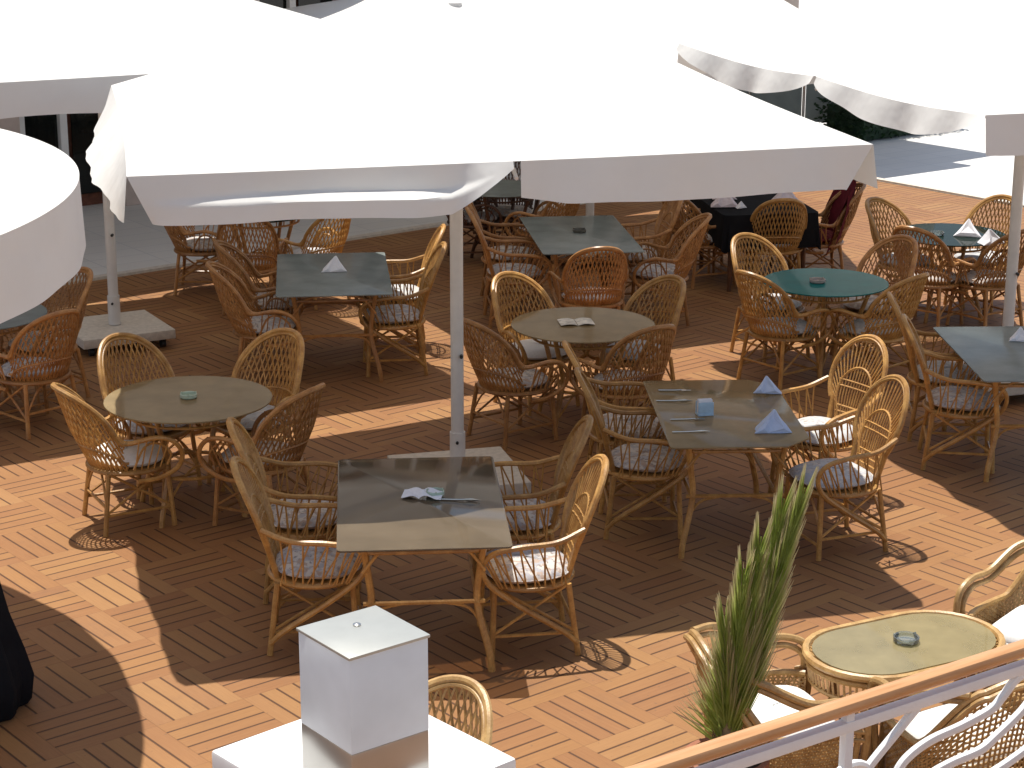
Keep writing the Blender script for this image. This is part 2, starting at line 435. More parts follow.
def cushion(root, rx, ry, z, mat, cy=0., th=.06, sq=2.6):
    mb = MB(); n = 36
    prof = [(.0, 1.0), (.55, .97), (.85, .82), (.97, .55), (1., .38), (.97, .2), (.86, .0), (0., -.02)]
    v = []
    for r_, z_ in prof:
        for j in range(n):
            a = 2 * math.pi * j / n; c, s_ = math.cos(a), math.sin(a)
            k = (abs(c) ** sq + abs(s_) ** sq) ** (-1 / sq)
            v.append((rx * r_ * k * c, cy + ry * r_ * k * s_, z + th * z_ + .004 * math.sin(3 * a + r_ * 4)))
    f = [(i * n + j, i * n + (j + 1) % n, (i + 1) * n + (j + 1) % n, (i + 1) * n + j) for i in range(len(prof) - 1) for j in range(n)]
    mb.add(v, f)
    c = mb.build('cushion', mat, root)
    pp = MB(); pp.tube([(rx * 1.0 * ((abs(math.cos(a)) ** sq + abs(math.sin(a)) ** sq) ** (-1 / sq)) * math.cos(a),
                         cy + ry * ((abs(math.cos(a)) ** sq + abs(math.sin(a)) ** sq) ** (-1 / sq)) * math.sin(a), z + th * .38) for a in [2 * math.pi * j / 40 for j in range(40)]], .005, 5, closed=True)
    pp.build('piping', mat, c)
    return c

def make_high(mat, cmat, rmat=None):
    """high spoon-backed armchair, faces +y"""
    root = thing('rattan_armchair', 'x', 'chair')
    legs_and_braces(root, mat, .205, .20, -.20, .40)
    mb = MB(); mb.lathe([(0, .388), (.9, .388), (1., .40), (.98, .415), (.0, .42)], 36, sx=.265, sy=.25)
    mb.tube([(.268 * math.cos(a), .252 * math.sin(a), .402) for a in [2 * math.pi * j / 36 for j in range(36)]], .016, 7, closed=True)
    mb.build('seat', mat, root)
    cushion(root, .245, .235, .422, cmat, th=.07)
    # back: an egg in a leaning plane; hgt along the lean, x across
    H0, LEN = .43, .62
    def bp(x, h, d=0.):
        lean = .24 * h + .28 * h * h * .6
        return Vector((x, -.215 - lean + .42 * x * x - d * .8, H0 + h * .955 - d * .25))
    def rim(t):       # t 0..1 from bottom left round the top to bottom right
        a = R(-130 + 260 * t); hw = .240
        hh = LEN * .56 + math.cos(a) * LEN * .44
        x = hw * math.sin(a) * (1.0 - .12 * (1 - hh / LEN))
        return x, hh
    mb = MB()
    pts = [bp(-.15, -.02)] + [bp(*rim(i / 40)) for i in range(41)] + [bp(.15, -.02)]
    mb.tube(pts, .0175, 8)
    mb.tube([p + Vector((0, .016, -.012)) for p in pts[2:-2]], .009, 6)
    fr = mb.build('back_frame', mat, root)
    mb = MB()
    def inner(t, s=.64):
        x, h = rim(t); return x * s, h * (s + .02)
    ip = [bp(*inner(i / 30)) for i in range(31)]
    mb.tube([bp(-.10, 0)] + ip + [bp(.10, 0)], .009, 6)
    for i in range(27):               # radial spokes between the inner arch and the rim
        t = .04 + .92 * i / 26
        mb.tube([bp(*inner(t)), bp(*rim(t))], .0055, 5)
    for i in range(13):               # upright canes inside the arch
        s_ = -1 + 2 * i / 12; x = s_ * .155
        hb = .0; ht = 0.
        for t_ in range(31):
            xi, hi = inner(t_ / 30)
            if t_ > 5 and abs(xi - x) < .012: ht = max(ht, hi)
        if ht < .05: ht = inner(.5)[1] * math.sqrt(max(0.02, 1 - (s_ * .98) ** 2))
        mb.tube([bp(x * .62, hb), bp(x * .9, ht * .55), bp(x, ht)], .0052, 5)
    for h_ in (.06, .10, .14, .27, .31):           # woven bands
        w = .10 + .23 * min(h_, .24)
        mb.tube([bp(-w + 2 * w * j / 10, h_, .003 * (-1) ** j) for j in range(11)], .006, 5)
    mb.build('backrest', rmat or mat, root)
    for sx in (-1, 1):
        mb = MB()
        st = bp(sx * .245, .30)
        arm = bez([st, (sx * .285, -.12, .665), (sx * .305, .08, .655), (sx * .30, .22, .625), (sx * .285, .275, .55), (sx * .275, .235, .44),
                   (sx * .268, .06, .30), (sx * .255, -.16, .15), (sx * .24, -.245, .07)], 6)
        mb.tube(arm, .0155, 7)
        for i in range(11):                           # canes between the arm and the seat
            k = 4 + i * 2
            if k >= len(arm) - 26: break
            p = arm[k]; mb.tube([p, (p.x * .93, max(-.2, p.y * .75 - .02), .42)], .0055, 5)
        for i in range(6):
            p = arm[6 + i * 3]; mb.tube([p, (sx * .262, -.18 + .07 * i, .41)], .005, 5)
        mb.build('armrest', mat, root)
    return root

def make_tub(mat, cmat):
    """round-backed tub chair with lattice back, faces +y"""
    root = thing('rattan_tub_chair', 'x', 'chair')
    legs_and_braces(root, mat, .195, .19, -.19, .39, splay=.035)
    mb = MB(); mb.lathe([(0, .375), (.9, .375), (1., .39), (.98, .405), (.0, .41)], 36, sx=.255, sy=.25)
    mb.tube([(.258 * math.cos(a), .253 * math.sin(a), .392) for a in [2 * math.pi * j / 36 for j in range(36)]], .016, 7, closed=True)
    mb.build('seat', mat, root)
    cushion(root, .235, .23, .412, cmat, th=.07, sq=2.2)
    def topz(u): return .595 + .345 * max(0., 1 - (abs(u) / .88) ** 2.2) ** .60
    def surf(u, v):
        th = u * R(77); zt = topz(u); z = .40 + (zt - .40) * v
        hgt = (z - .40)
        r = .245 + .042 * min(1, hgt / .25)
        lean = .30 * hgt * max(0, math.cos(th)) ** .7
        return (r * math.sin(th), -r * math.cos(th) * .98 - lean + .0, z)
    mb = MB(); n = 48
    pts = [Vector(surf(-1 + 2 * i / n, 1)) for i in range(n + 1)]
    mb.tube(pts, .018, 8); mb.tube([p + Vector((-p.x * .06, .016, -.02)) for p in pts[3:-3]], .010, 6)
    for v in (.30,):
        mb.tube([Vector(surf(-.98 + 1.96 * i / 24, v)) for i in range(25)], .009, 6)
    mb.build('back_frame', mat, root)
    mb = MB()
    lattice(mb, lambda u, v: surf(u, .02 + .97 * v), 30, .0062, umax=.95, k=.38, seg=9)
    for i in range(22):               # closer skirt of canes under the lattice
        u = -.92 + 1.84 * i / 21
        mb.tube([surf(u, 0), surf(u, .30)], .0055, 4)
    mb.build('backrest', mat, root)
    for sx in (-1, 1):
        e = Vector(surf(sx, 1)); e2 = Vector(surf(sx * .86, 1))
        mb = MB()
        arm = bez([e2, e, (sx * .325, .08, .625), (sx * .325, .19, .59), (sx * .305, .255, .50), (sx * .275, .235, .40), (sx * .255, .12, .34), (sx * .245, -.02, .33)], 6)
        mb.tube(arm, .0155, 7)
        mb.tube(bez([(sx * .27, -.05, .42), (sx * .285, .02, .56), (sx * .29, .11, .575), (sx * .28, .19, .50), (sx * .262, .17, .42)], 5), .008, 6)
        for i in range(5):
            y = -.02 + .05 * i; mb.tube([(sx * .315, y, .617), (sx * .258, y * .8 - .02, .41)], .005, 5)
        mb.build('armrest', mat, root)
    return root

def make_lounge(mat, cmat):
    """low wicker lounge chair with swooping double-cane arms, faces +y"""
    root = thing('wicker_lounge_chair', 'x', 'chair')
    def topz(u):
        t = min(1, max(0, (abs(u) - .20) / .34)); t = t * t * (3 - 2 * t)
        return .80 - .37 * t - .05 * (abs(u) / .2 if abs(u) < .2 else 1) ** 2 * (1 - t)
    def surf(u, v):
        th = u * R(130); z = .05 + (topz(u) - .05) * v
        k = (abs(math.cos(th)) ** 3 + abs(math.sin(th)) ** 3) ** (-1 / 3)
        r = .29 + .05 * v
        return (r * 1.04 * k * math.sin(th), -r * k * math.cos(th) - .14 * max(0, z - .40) * max(0, math.cos(th)), z)
    mb = MB()
    for i in range(67):
        u = -1 + 2 * i / 66; mb.tube([surf(u, v / 7) for v in range(8)], .0065, 4)
    for j in range(25):
        v = .02 + .95 * j / 24
        mb.tube([Vector(surf(-1 + 2 * i / 66, v)) * (1 + .012 * (-1) ** (i + j)) if True else 0 for i in range(67)], .0062, 4)
    mb.build('woven_shell', mat, root)
    mb = MB(); n = 60
    mb.tube([Vector(surf(-1 + 2 * i / n, 1)) for i in range(n + 1)], .017, 8)
    mb.tube([Vector(surf(-.5 + 1. * i / n, 1)) * 1.0 + Vector((0, -.026, -.018)) for i in range(n + 1)], .015, 8)
    mb.build('rim', mat, root)
    for sx in (-1, 1):
        mb = MB()
        for k, rr in ((0, .018), (1, .015)):
            q = .036 * k
            mb.tube(bez([Vector(surf(sx * .26, 1)) + Vector((sx * (.012 - q * .3), .0, .01 - q * .8)), (sx * (.335 - q * .4), -.20, .70 - q), (sx * (.365 - q * .4), .00, .605 - q), (sx * (.37 - q * .4), .15, .60 - q),
                         (sx * (.365 - q * .4), .255 - q * .6, .555 - q), (sx * (.36 - q * .3), .285 - q, .43), (sx * (.352 - q * .3), .265 - q, .22), (sx * (.345 - q * .3), .25 - q, .02)], 7), rr, 8)
        for z in (.40, .44, .18): mb.tube([(sx * .368, .29 - .02, z), (sx * .355, .215, z), (sx * .34, .26, z + .01)], .011, 6)
        mb.build('armrest', mat, root)
    mb = MB(); mb.tube([(-.30, .20, .09), (.30, .20, .09)], .014, 7); mb.tube([(-.30, .21, .30), (.30, .21, .30)], .016, 7)
    for i in range(30): x = -.29 + .58 * i / 29; mb.tube([(x, .205, .08), (x, .21, .30)], .0065, 4)
    mb.prism([(-.29, -.27), (.29, -.27), (.29, .2), (-.29, .2)], .285, .30)
    mb.build('seat', mat, root)
    cushion(root, .275, .25, .305, cmat, cy=-.02, th=.13, sq=4.5)
    for sx in (-1, 1):
        for y in (.22, -.24):
            l = MB(); l.tube([(sx * .29, y, 0), (sx * .29, y, .12)], .02, 8); l.build('leg', mat, root)
    return root

# ------------------------------------------------------------------ tables
def rounded(w, d, r, n=4, cham=0.):
    out = []
    for cx, cy, a0 in ((w / 2, d / 2, 0), (-w / 2, d / 2, 90), (-w / 2, -d / 2, 180), (w / 2, -d / 2, 270)):
        rr = cham if (cham and a0 in (270, 0)) else r
        nn = 1 if (cham and a0 in (270, 0)) else n
        ox, oy = cx - math.copysign(rr, cx), cy - math.copysign(rr, cy)
        for i in range(nn + 1):
            a = R(a0 + 90 * i / nn); out.append((ox + rr * math.cos(a), oy + rr * math.sin(a)))
    return out

def rect_table(label, c, w, d, rz, glass, mat, cham=0.):
    t = thing('dining_table', label, 'table', (c[0], c[1], 0), rz)
    mb = MB(); mb.prism(rounded(w, d, .03, 4, cham), .742, .752); mb.build('glass_top', glass, t, bevel=.002)
    lx, ly = w / 2 - .13, d / 2 - .20
    mb = MB()
    for z, r in ((.725, .015), (.66, .011)):
        mb.tube([(x * lx / (w / 2) * 1.0, y * ly / (d / 2), z) for x, y in rounded(w, d, .1, 4)], r, 7, closed=True)
    for i in range(14):
        s_ = -1 + 2 * i / 13
        for sx in (-1, 1): mb.rod((sx * lx, s_ * ly * .9, .725), (sx * lx, s_ * ly * .9, .66), .006, 5)
    mb.build('apron', mat, t)
    for sx in (-1, 1):
        for sy in (-1, 1):
            l = MB(); l.tube(bez([(sx * lx, sy * ly, .73), (sx * (lx - .03), sy * (ly - .03), .52), (sx * (lx - .04), sy * (ly - .02), .35), (sx * (lx + .02), sy * (ly + .05), .10), (sx * (lx + .03), sy * (ly + .06), 0)], 5), .019, 8)
            l.build('leg', mat, t)
    mb = MB()
    for sx in (-1, 1): mb.rod((sx * (lx - .04), -ly, .36), (sx * (lx - .04), ly, .36), .013)
    for sy in (-1, 1):
        mb.rod((-lx, sy * (ly - .02), .37), (lx, sy * (ly - .02), .37), .013)
        for sx in (-1, 1):
            mb.tube(bez([(sx * lx, sy * (ly + .0), .20), (sx * (lx - .08), sy * (ly - .02), .33), (sx * (lx - .22), sy * (ly - .02), .37)], 5), .009, 6)
            mb.tube(bez([(sx * lx, sy * ly, .55), (sx * (lx - .10), sy * ly, .67), (sx * (lx - .22), sy * ly, .70)], 5), .009, 6)
    mb.build('stretcher', mat, t)
    return t

def round_table(label, c, r, glass, mat, rz=.4):
    t = thing('round_table', label, 'table', (c[0], c[1], 0), rz)
    mb = MB(); mb.lathe([(0, .742), (r - .002, .742), (r, .745), (r, .749), (r - .002, .752), (0, .752)], 64); mb.build('glass_top', glass, t)
    ring = lambda q, z, n=40: [(q * math.cos(2 * math.pi * i / n), q * math.sin(2 * math.pi * i / n), z) for i in range(n)]
    mb = MB(); q = r * .72
    mb.tube(ring(q, .726), .015, 7, closed=True); mb.tube(ring(q * .98, .665), .010, 6, closed=True)
    for i in range(28):
        a = 2 * math.pi * i / 28; mb.rod((q * math.cos(a), q * math.sin(a), .726), (q * .98 * math.cos(a), q * .98 * math.sin(a), .665), .006, 5)
    mb.build('apron', mat, t)
    for k in range(4):
        a = R(45 + 90 * k); ca, sa = math.cos(a), math.sin(a)
        l = MB(); l.tube(bez([(q * ca, q * sa, .72), (q * .78 * ca, q * .78 * sa, .48), (q * .72 * ca, q * .72 * sa, .34), (q * .95 * ca, q * .95 * sa, .08), (q * 1.0 * ca, q * 1.0 * sa, 0)], 5), .018, 8)
        l.build('leg', mat, t)
    mb = MB(); mb.tube(ring(q * .72, .30), .012, 6, closed=True)
    for k in range(4):
        a = R(45 + 90 * k); a2 = R(135 + 90 * k)
        p = Vector((q * .95 * math.cos(a), q * .95 * math.sin(a), .10)); p2 = Vector((q * .95 * math.cos(a2), q * .95 * math.sin(a2), .10))
        mb.tube(bez([p, p.lerp(p2, .5) * .72 + Vector((0, 0, .28)), p2], 8), .009, 6)
    mb.build('stretcher', mat, t)
    return t

T1 = rect_table('long brown glass-topped rattan table just behind the white lamp box', (-.50, 10.28), .90, 1.50, R(4.5), M['glass_plain'], M['rattan_gold'])
T2 = rect_table('rectangular glass-topped rattan table carrying two folded napkins and a blue holder', (1.33, 11.97), .86, 1.45, R(3), M['glass_brown'], M['rattan_gold'], cham=.16)
T3 = rect_table('grey-topped rectangular table with one crumpled white napkin near its middle', (-1.46, 15.85), .91, 1.55, R(6), M['glass_grey'], M['rattan_red'])
T4 = rect_table('grey-topped rectangular table with a small dark ashtray, in front of a distant white pole', (.60, 17.46), .88, 1.62, R(7), M['glass_grey'], M['rattan_red'])
T5 = rect_table('grey-topped rectangular table cut by the right photo edge, under the right parasol pole', (3.57, 13.42), .95, 1.45, R(2), M['glass_grey'], M['rattan_gold'])
R1 = round_table('round brown glass table with a small pale green ashtray', (-2.07, 12.24), .535, M['glass_brown'], M['rattan_gold'])
R2 = round_table('round brown glass table with an open menu lying on it', (.52, 14.19), .53, M['glass_brown'], M['rattan_gold'], .2)
R3 = round_table('round teal-topped table with a grey ashtray', (2.51, 15.58), .50, M['glass_teal'], M['rattan_gold'], .6)
R4 = round_table('round blackish-topped table with white napkins in sun beside the right pole', (3.90, 17.47), .50, M['glass_black'], M['rattan_gold'], .1)
R5 = round_table('round grey-topped table partly hidden under the round white canopy', (-3.98, 14.45), .50, M['glass_grey'], M['rattan_red'], .5)
R6 = round_table('round black-topped table at the far left between three chairs', (-2.36, 18.45), .50, M['glass_black'], M['rattan_red'], .3)
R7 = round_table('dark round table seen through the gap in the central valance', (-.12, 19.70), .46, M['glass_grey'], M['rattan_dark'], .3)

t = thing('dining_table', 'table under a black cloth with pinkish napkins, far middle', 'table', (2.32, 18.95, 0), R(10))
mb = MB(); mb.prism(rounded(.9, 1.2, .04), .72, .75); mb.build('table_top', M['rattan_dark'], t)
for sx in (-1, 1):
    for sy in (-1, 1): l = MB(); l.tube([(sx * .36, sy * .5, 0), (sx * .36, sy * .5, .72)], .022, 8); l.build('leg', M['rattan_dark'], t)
c = MB()
ring = rounded(.93, 1.23, .06, 5); n = len(ring)
lv = [(1., .757, 0), (1.005, .74, .0), (1.02, .60, .5), (1.05, .42, 1.)]
vv = []
for s_, z, wv in lv:
    for i, (x, y) in enumerate(ring):
        k = s_ + wv * .03 * math.sin(i * 1.9); vv.append((x * k, y * k, z + wv * .02 * math.sin(i * 1.1)))
ff = [tuple(range(n))] + [(i + j * n, (i + 1) % n + j * n, (i + 1) % n + (j + 1) * n, i + (j + 1) * n) for j in range(3) for i in range(n)]
c.add(vv, ff)
tag(c.build('tablecloth', M['black_cloth'], loc=(2.32, 18.95, 0), rz=R(10)), 'black cloth draped over the far middle table', 'tablecloth')

# ------------------------------------------------------------------ chair placement
HG, HR = make_high(M['rattan_gold'], M['cushion_floral']), make_high(M['rattan_red'], M['cushion_floral'])
HGG = make_high(M['rattan_gold'], M['cushion_grey'])
TG, TR = make_tub(M['rattan_gold'], M['cushion_grey']), make_tub(M['rattan_red'], M['cushion_floral'])
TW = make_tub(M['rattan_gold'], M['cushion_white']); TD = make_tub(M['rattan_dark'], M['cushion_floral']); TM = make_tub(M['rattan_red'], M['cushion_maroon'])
TP = make_tub(M['rattan_pale'], M['cushion_white'])
LC = make_lounge(M['rattan_pale'], M['cushion_white'])
used = set()
def chair(proto, top, face, label, group, off=None, scale=1.):
    """top = ground position under the crest of the back"""
    if proto.name in used: o = copy_tree(proto)
    else: o = proto; used.add(proto.name)
    hi = proto in (HG, HR, HGG)
    d = (.42 if hi else .36) if off is None else off
    jr = random.Random(int(top[0] * 917 + top[1] * 331)); face = face + jr.uniform(-3, 3)
    for ch in o.children:
        if ch.name.split('.')[0] == 'cushion':
            ch.rotation_euler = (jr.uniform(-.02, .02), jr.uniform(-.02, .02), jr.uniform(-.14, .14)); ch.location = (jr.uniform(-.012, .012), jr.uniform(-.012, .012), jr.uniform(0, .004))
    f = R(face)
    o.location = (top[0] + d * math.cos(f), top[1] + d * math.sin(f), .006); o.rotation_euler = (0, 0, f - math.pi / 2)
    tag(o, label, 'chair', group); return o
def facing(p, c): return math.degrees(math.atan2(c[1] - p[1], c[0] - p[0]))
GA, GB, GL = 'high-backed rattan armchairs at the rectangular tables', 'round-backed rattan tub chairs', 'wicker lounge chairs around the oval table'
# front rectangular table
chair(HG, (-1.60, 10.84), 3, 'shaded high-backed armchair with floral seat, farther one left of the table behind the white box', GA)
chair(HG, (-1.48, 10.12), 2, 'shaded high-backed armchair with bluish floral seat, left of the white box, nearest the lens there', GA)
chair(HG, (.44, 10.90), 184, 'high-backed armchair half hidden by its neighbour, right of the table behind the white box', GA)
chair(HG, (.49, 10.17), 186, 'high-backed armchair with a sunlit outer rim, right of the table behind the white box', GA)
# right rectangular table
chair(HG, (.35, 12.58), 3, 'high-backed armchair seen edge-on, farther one left of the two-napkin table', GA)
chair(HG, (.41, 11.92), 3, 'high-backed armchair with dark floral seat, nearer one left of the two-napkin table', GA)
chair(HGG, (2.38, 12.76), 214, 'sunlit high-backed armchair with radiating spokes, farther one right of the two-napkin table', GA)
chair(HGG, (2.37, 11.77), 204, 'sunlit high-backed armchair, half of its seat in sun, nearer one right of the two-napkin table', GA)
# left grey table (lower chairs)
chair(TR, (-2.36, 16.12), 5, 'reddish tub chair seen from behind, farther one left of the grey table with crumpled napkin', GB)
chair(TR, (-2.31, 15.32), 8, 'reddish tub chair with floral cushion, nearer one left of the grey table with crumpled napkin', GB)
chair(HGG, (-.60, 16.42), 186, 'sunlit armchair with bright rim, farther one right of the grey table with crumpled napkin', GA, off=.40)
chair(HG, (-.57, 15.70), 187, 'armchair with partly sunlit white cushion, nearer one right of the crumpled napkin table', GA, off=.40)
# middle far table
chair(HR, (-.44, 17.95), 5, 'red-brown high-backed armchair mostly hidden, farther one left of the small ashtray table', GA)
chair(HR, (-.39, 17.20), 5, 'red-brown high-backed armchair beside the central pole, left of the small ashtray table', GA)
chair(TR, (.72, 16.02), 97, 'red-brown chair seen from straight behind, at the near end of the small ashtray table', GB)
chair(TR, (1.66, 17.32), 182, 'tub chair with cream cushion in shade, nearer one right of the small ashtray table', GB)
chair(HR, (1.54, 18.06), 190, 'red-brown armchair leaning in shade, farther one right of the small ashtray table', GA)
# right edge table
chair(HGG, (2.72, 13.98), 352, 'high-backed armchair hidden behind its neighbour, farther one left of the table under the right pole', GA)
chair(HG, (2.70, 13.32), 352, 'high-backed armchair with sun patches on its seat, left of the table under the right pole', GA)
# round table left
c = (-2.07, 12.24)
for p, pr, l in (((-2.63, 13.02), TG, 'golden tub chair in front of the left white parasol base'),
                 ((-1.57, 13.16), TG, 'shaded tub chair, far right seat of the round table with pale green ashtray'),
                 ((-2.75, 11.86), TW, 'tub chair with brightly sunlit white cushion, left of the green ashtray table'),
                 ((-1.27, 11.86), TR, 'tub chair seen from behind, near right seat of the round table with green ashtray')):
    chair(pr, p, facing(p, c), l, GB)
c = (.52, 14.19)
for p, pr, l in (((-.01, 14.93), TW, 'golden tub chair with sunlit white cushion, far left of the open menu table'),
                 ((1.19, 14.83), TG, 'tub chair with sunlit crest, far right of the open menu table'),
                 ((-.28, 13.60), TR, 'dark tub chair seen from behind beside the central pole, at the open menu table'),
                 ((.99, 13.42), TR, 'dark tub chair seen from behind, near right of the open menu table')):
    chair(pr, p, facing(p, c), l, GB)
c = (2.51, 15.58)
for p, pr, l in (((1.98, 16.42), TG, 'tub chair with sunlit rim, far left of the teal table'),
                 ((1.86, 15.10), TG, 'tub chair with grey cushion seen from behind, near left of the teal table'),
                 ((3.24, 16.35), TR, 'shaded tub chair, far right of the teal table'),
                 ((3.10, 15.02), TG, 'tub chair seen from behind, near right of the teal table')):
    chair(pr, p, facing(p, c), l, GB)
c = (3.90, 17.47)
for p, pr, l in (((3.36, 18.06), TG, 'sunlit tub chair, far left of the blackish table by the right pole'),
                 ((3.45, 16.86), TR, 'tub chair with open lattice back toward the lens, near left of the blackish table'),
                 ((4.52, 18.20), TG, 'bright golden tub chair facing the lens on the sunlit deck behind the right pole'),
                 ((4.36, 16.78), TR, 'tub chair partly hidden by the right pole, near right of the blackish table')):
    chair(pr, p, facing(p, c), l, GB)
c = (-3.98, 14.45)
for p, pr, l in (((-3.36, 15.06), TR, 'brown tub chair beside the left white parasol base, at the table under the round canopy'),
                 ((-3.24, 13.80), TR, 'brown tub chair with pale cushion seen from behind at the left photo edge')):
    chair(pr, p, facing(p, c), l, GB)
chair(TR, (-3.28, 18.42), 2, 'brown tub chair with white-lit cushion edge, left of the far left black table', GB)
chair(TR, (-2.36, 17.30), 92, 'brown tub chair with lattice back toward the lens, before the far left black table', GB)
chair(TG, (-1.55, 17.72), 140, 'tub chair with sun flecks, right of the far left black table', GB)
chair(TD, (-.75, 19.72), 5, 'black cane chair left of the dark table behind the valance gap', GB)
chair(TD, (-.02, 20.42), 265, 'black cane chair on the far side of the dark table behind the valance gap', GB)
chair(TR, (.62, 19.10), 150, 'brown wicker chair beside the distant white pole, right of the valance gap table', GB)
chair(TG, (2.50, 18.15), 97, 'tub chair with its arched back toward the lens, in front of the black cloth table', GB)
chair(HR, (2.48, 19.98), 265, 'tall armchair facing the lens behind the black cloth table', GA)
chair(TM, (3.28, 18.86), 182, 'tub chair with maroon cushion, right of the black cloth table', GB)
chair(TR, (1.52, 18.66), 20, 'brown tub chair in shade, left of the black cloth table', GB)
chair(HR, (1.42, 19.55), 340, 'dim armchair at the far left corner of the black cloth table', GA)
# lounge corner
chair(LC, (.93, 8.30), 14, 'wicker lounge chair behind the palm leaf, left of the oval table', GL, off=.30)
chair(LC, (2.93, 9.55), 222, 'wicker lounge chair with large white cushion at the right photo edge', GL, off=.30)
chair(LC, (2.16, 7.93), 108, 'wicker lounge chair seen through the white railing, near side of the oval table', GL, off=.30)
chair(TP, (-.235, 7.44), 238, 'pale cane chair whose round crest shows behind the white lamp pillar', GB)

# maroon throw over the far right chair back
mb = MB()
def throw(u, v):
    x = -.30 + .60 * u; 
    y = .0 + (.03 if v < .5 else -.03) * min(1, abs(v - .5) * 6); z = .97 - abs(v - .5) * (1.15 if v < .5 else .95) - .10 * (2 * u - 1) ** 2
    return (x, y - (.97 - z) * -.28 - .32 * 0 + .10 * (2 * u - 1) ** 2, z + .01 * math.sin(u * 14))
mb.grid(throw, 16, 12)
o = mb.build('throw_blanket', simple('maroon_cloth', (.10, .012, .02), .95, spec=.1, var=.2, nscale=15), loc=(3.28, 18.86, .01), rz=R(92))
tag(o, 'maroon cloth hung over the back of the far right chair', 'throw')

# ------------------------------------------------------------------ oval wicker table
t = thing('oval_wicker_table', 'oval wicker coffee table with olive glass top behind the railing', 'table', (1.86, 8.74, 0), R(27))
def oval(w, d, n=14):
    r = d / 2; out = []
    for s_, a0 in ((1, -90), (-1, 90)):
        for i in range(n + 1):
            a = R(a0 + 180 * i / n); out.append((s_ * (w / 2 - r * 1.0) + r * math.cos(a), r * math.sin(a)))
    return out
mb = MB(); mb.prism(oval(.96, .57), .556, .566); mb.build('table_top', M['rattan_pale'], t)
weave = MB()
for i in range(44): x = -.47 + .94 * i / 43; y = .275 * (1 if abs(x) < .2 else math.sqrt(max(.0, 1 - ((abs(x) - .2) / .278) ** 2))); weave.tube([(x, -y, .570), (x, y, .570)], .006, 4)
weave.build('woven_panel', M['rattan_pale'], t)
mb = MB(); mb.prism(oval(.94, .545), .577, .584); mb.build('glass_top', glass_mat('glass_olive', (.86, .82, .64), (.46, .38, .20), .5, .8), t)
mb = MB(); mb.tube([(x, y, .572) for x, y in oval(1.0, .60)], .019, 8, closed=True)
mb.tube([(x, y, .535) for x, y in oval(.99, .59)], .015, 7, closed=True); mb.tube([(x, y, .44) for x, y in oval(.95, .55)], .013, 7, closed=True)
ov = oval(.99, .59, 30); ov2 = oval(.95, .55, 30)
for (x, y), (x2, y2) in zip(ov, ov2): mb.tube([(x, y, .535), (x2, y2, .44)], .007, 4)
mb.build('rim', M['rattan_pale'], t)
for sx in (-1, 1):
    for sy in (-1, 1):
        l = MB(); l.tube(bez([(sx * .27, sy * .22, .55), (sx * .25, sy * .20, .30), (sx * .30, sy * .24, 0)], 6), .020, 8); l.build('leg', M['rattan_pale'], t)
mb = MB(); mb.tube([(x, y, .2) for x, y in oval(.60, .38)], .012, 6, closed=True); mb.build('stretcher', M['rattan_pale'], t)

# ------------------------------------------------------------------ things on the tables
ZT = .7535
def napkin(label, x, y, rz, mat, s=1., z=ZT, group='folded napkins on the tables'):
    """a napkin folded to a standing tent"""
    w, d, h = .095 * s, .06 * s, .115 * s
    mb = MB()
    v = [(-w, -d, 0), (w, -d, 0), (w * .75, d, 0), (-w * .75, d, 0), (0, .0, h), (0, -d * .35, h * .55), (-w * .5, -d * 1.0, h * .28), (w * .5, -d * 1.0, h * .28)]
    mb.add(v, [(0, 6, 4), (6, 5, 4), (5, 7, 4), (7, 1, 4), (1, 2, 4), (2, 3, 4), (3, 0, 4), (0, 1, 7, 5, 6), (3, 2, 1, 0)])
    o = mb.build('napkin', mat, smooth=False, bevel=.004 * s, loc=(x, y, z), rz=rz)
    rg = random.Random(int((x + y) * 1000)); bm = bmesh.new(); bm.from_mesh(o.data)
    bmesh.ops.subdivide_edges(bm, edges=bm.edges, cuts=2, use_grid_fill=True)
    kx, ky = rg.uniform(-.22, .22), rg.uniform(-.2, .2); ph = rg.uniform(0, 6)
    for v_ in bm.verts:
        q = v_.co.z / h
        v_.co.x += kx * h * q * q + .004 * math.sin(v_.co.y * 60 + ph + q * 4) * (1 - q)
        v_.co.y += ky * h * q * q * .6 + .004 * math.sin(v_.co.x * 55 + ph) * (1 - q)
        v_.co.z *= 1 - .12 * math.sin(abs(v_.co.x) / w * 2.2) * (1 if v_.co.z > .004 else 0)
    bm.to_mesh(o.data); bm.free()
    return tag(o, label, 'napkin', group)
napkin('pale blue folded napkin at the far corner of the right rectangular table', 1.66, 12.42, R(-8), M['napkin_blue'], 1.0)
napkin('pale blue folded napkin in front of the other, by the table cut corner', 1.58, 11.58, R(4), M['napkin_blue'], 1.25)
napkin('crumpled white napkin alone on the left grey table', -1.46, 15.95, R(10), M['linen'], 1.15)
napkin('white folded napkin standing tallest on the round blackish table', 4.05, 17.42, R(-14), M['linen'], 1.35)
napkin('white napkin lying lower beside the tall one on the blackish table', 4.17, 17.08, R(25), M['linen'], 1.25)
napkin('pinkish tent napkin on the near left of the black tablecloth', 2.01, 18.72, R(5), M['linen_pink'], 1.5, .766)
napkin('pinkish napkin standing behind another on the black tablecloth', 2.05, 19.10, R(0), M['linen_pink'], 1.3, .766)
napkin('mauve napkin at the right end of the black tablecloth', 2.62, 18.95, R(8), M['linen_pink'], 1.5, .766)
napkin('small white napkin beside the pink ones on the black tablecloth', 2.16, 18.62, R(30), M['linen'], .6, .766)
napkin('grey-white folded cloth on the table at the right photo edge', 3.62, 13.75, R(-10), M['linen'], .9)

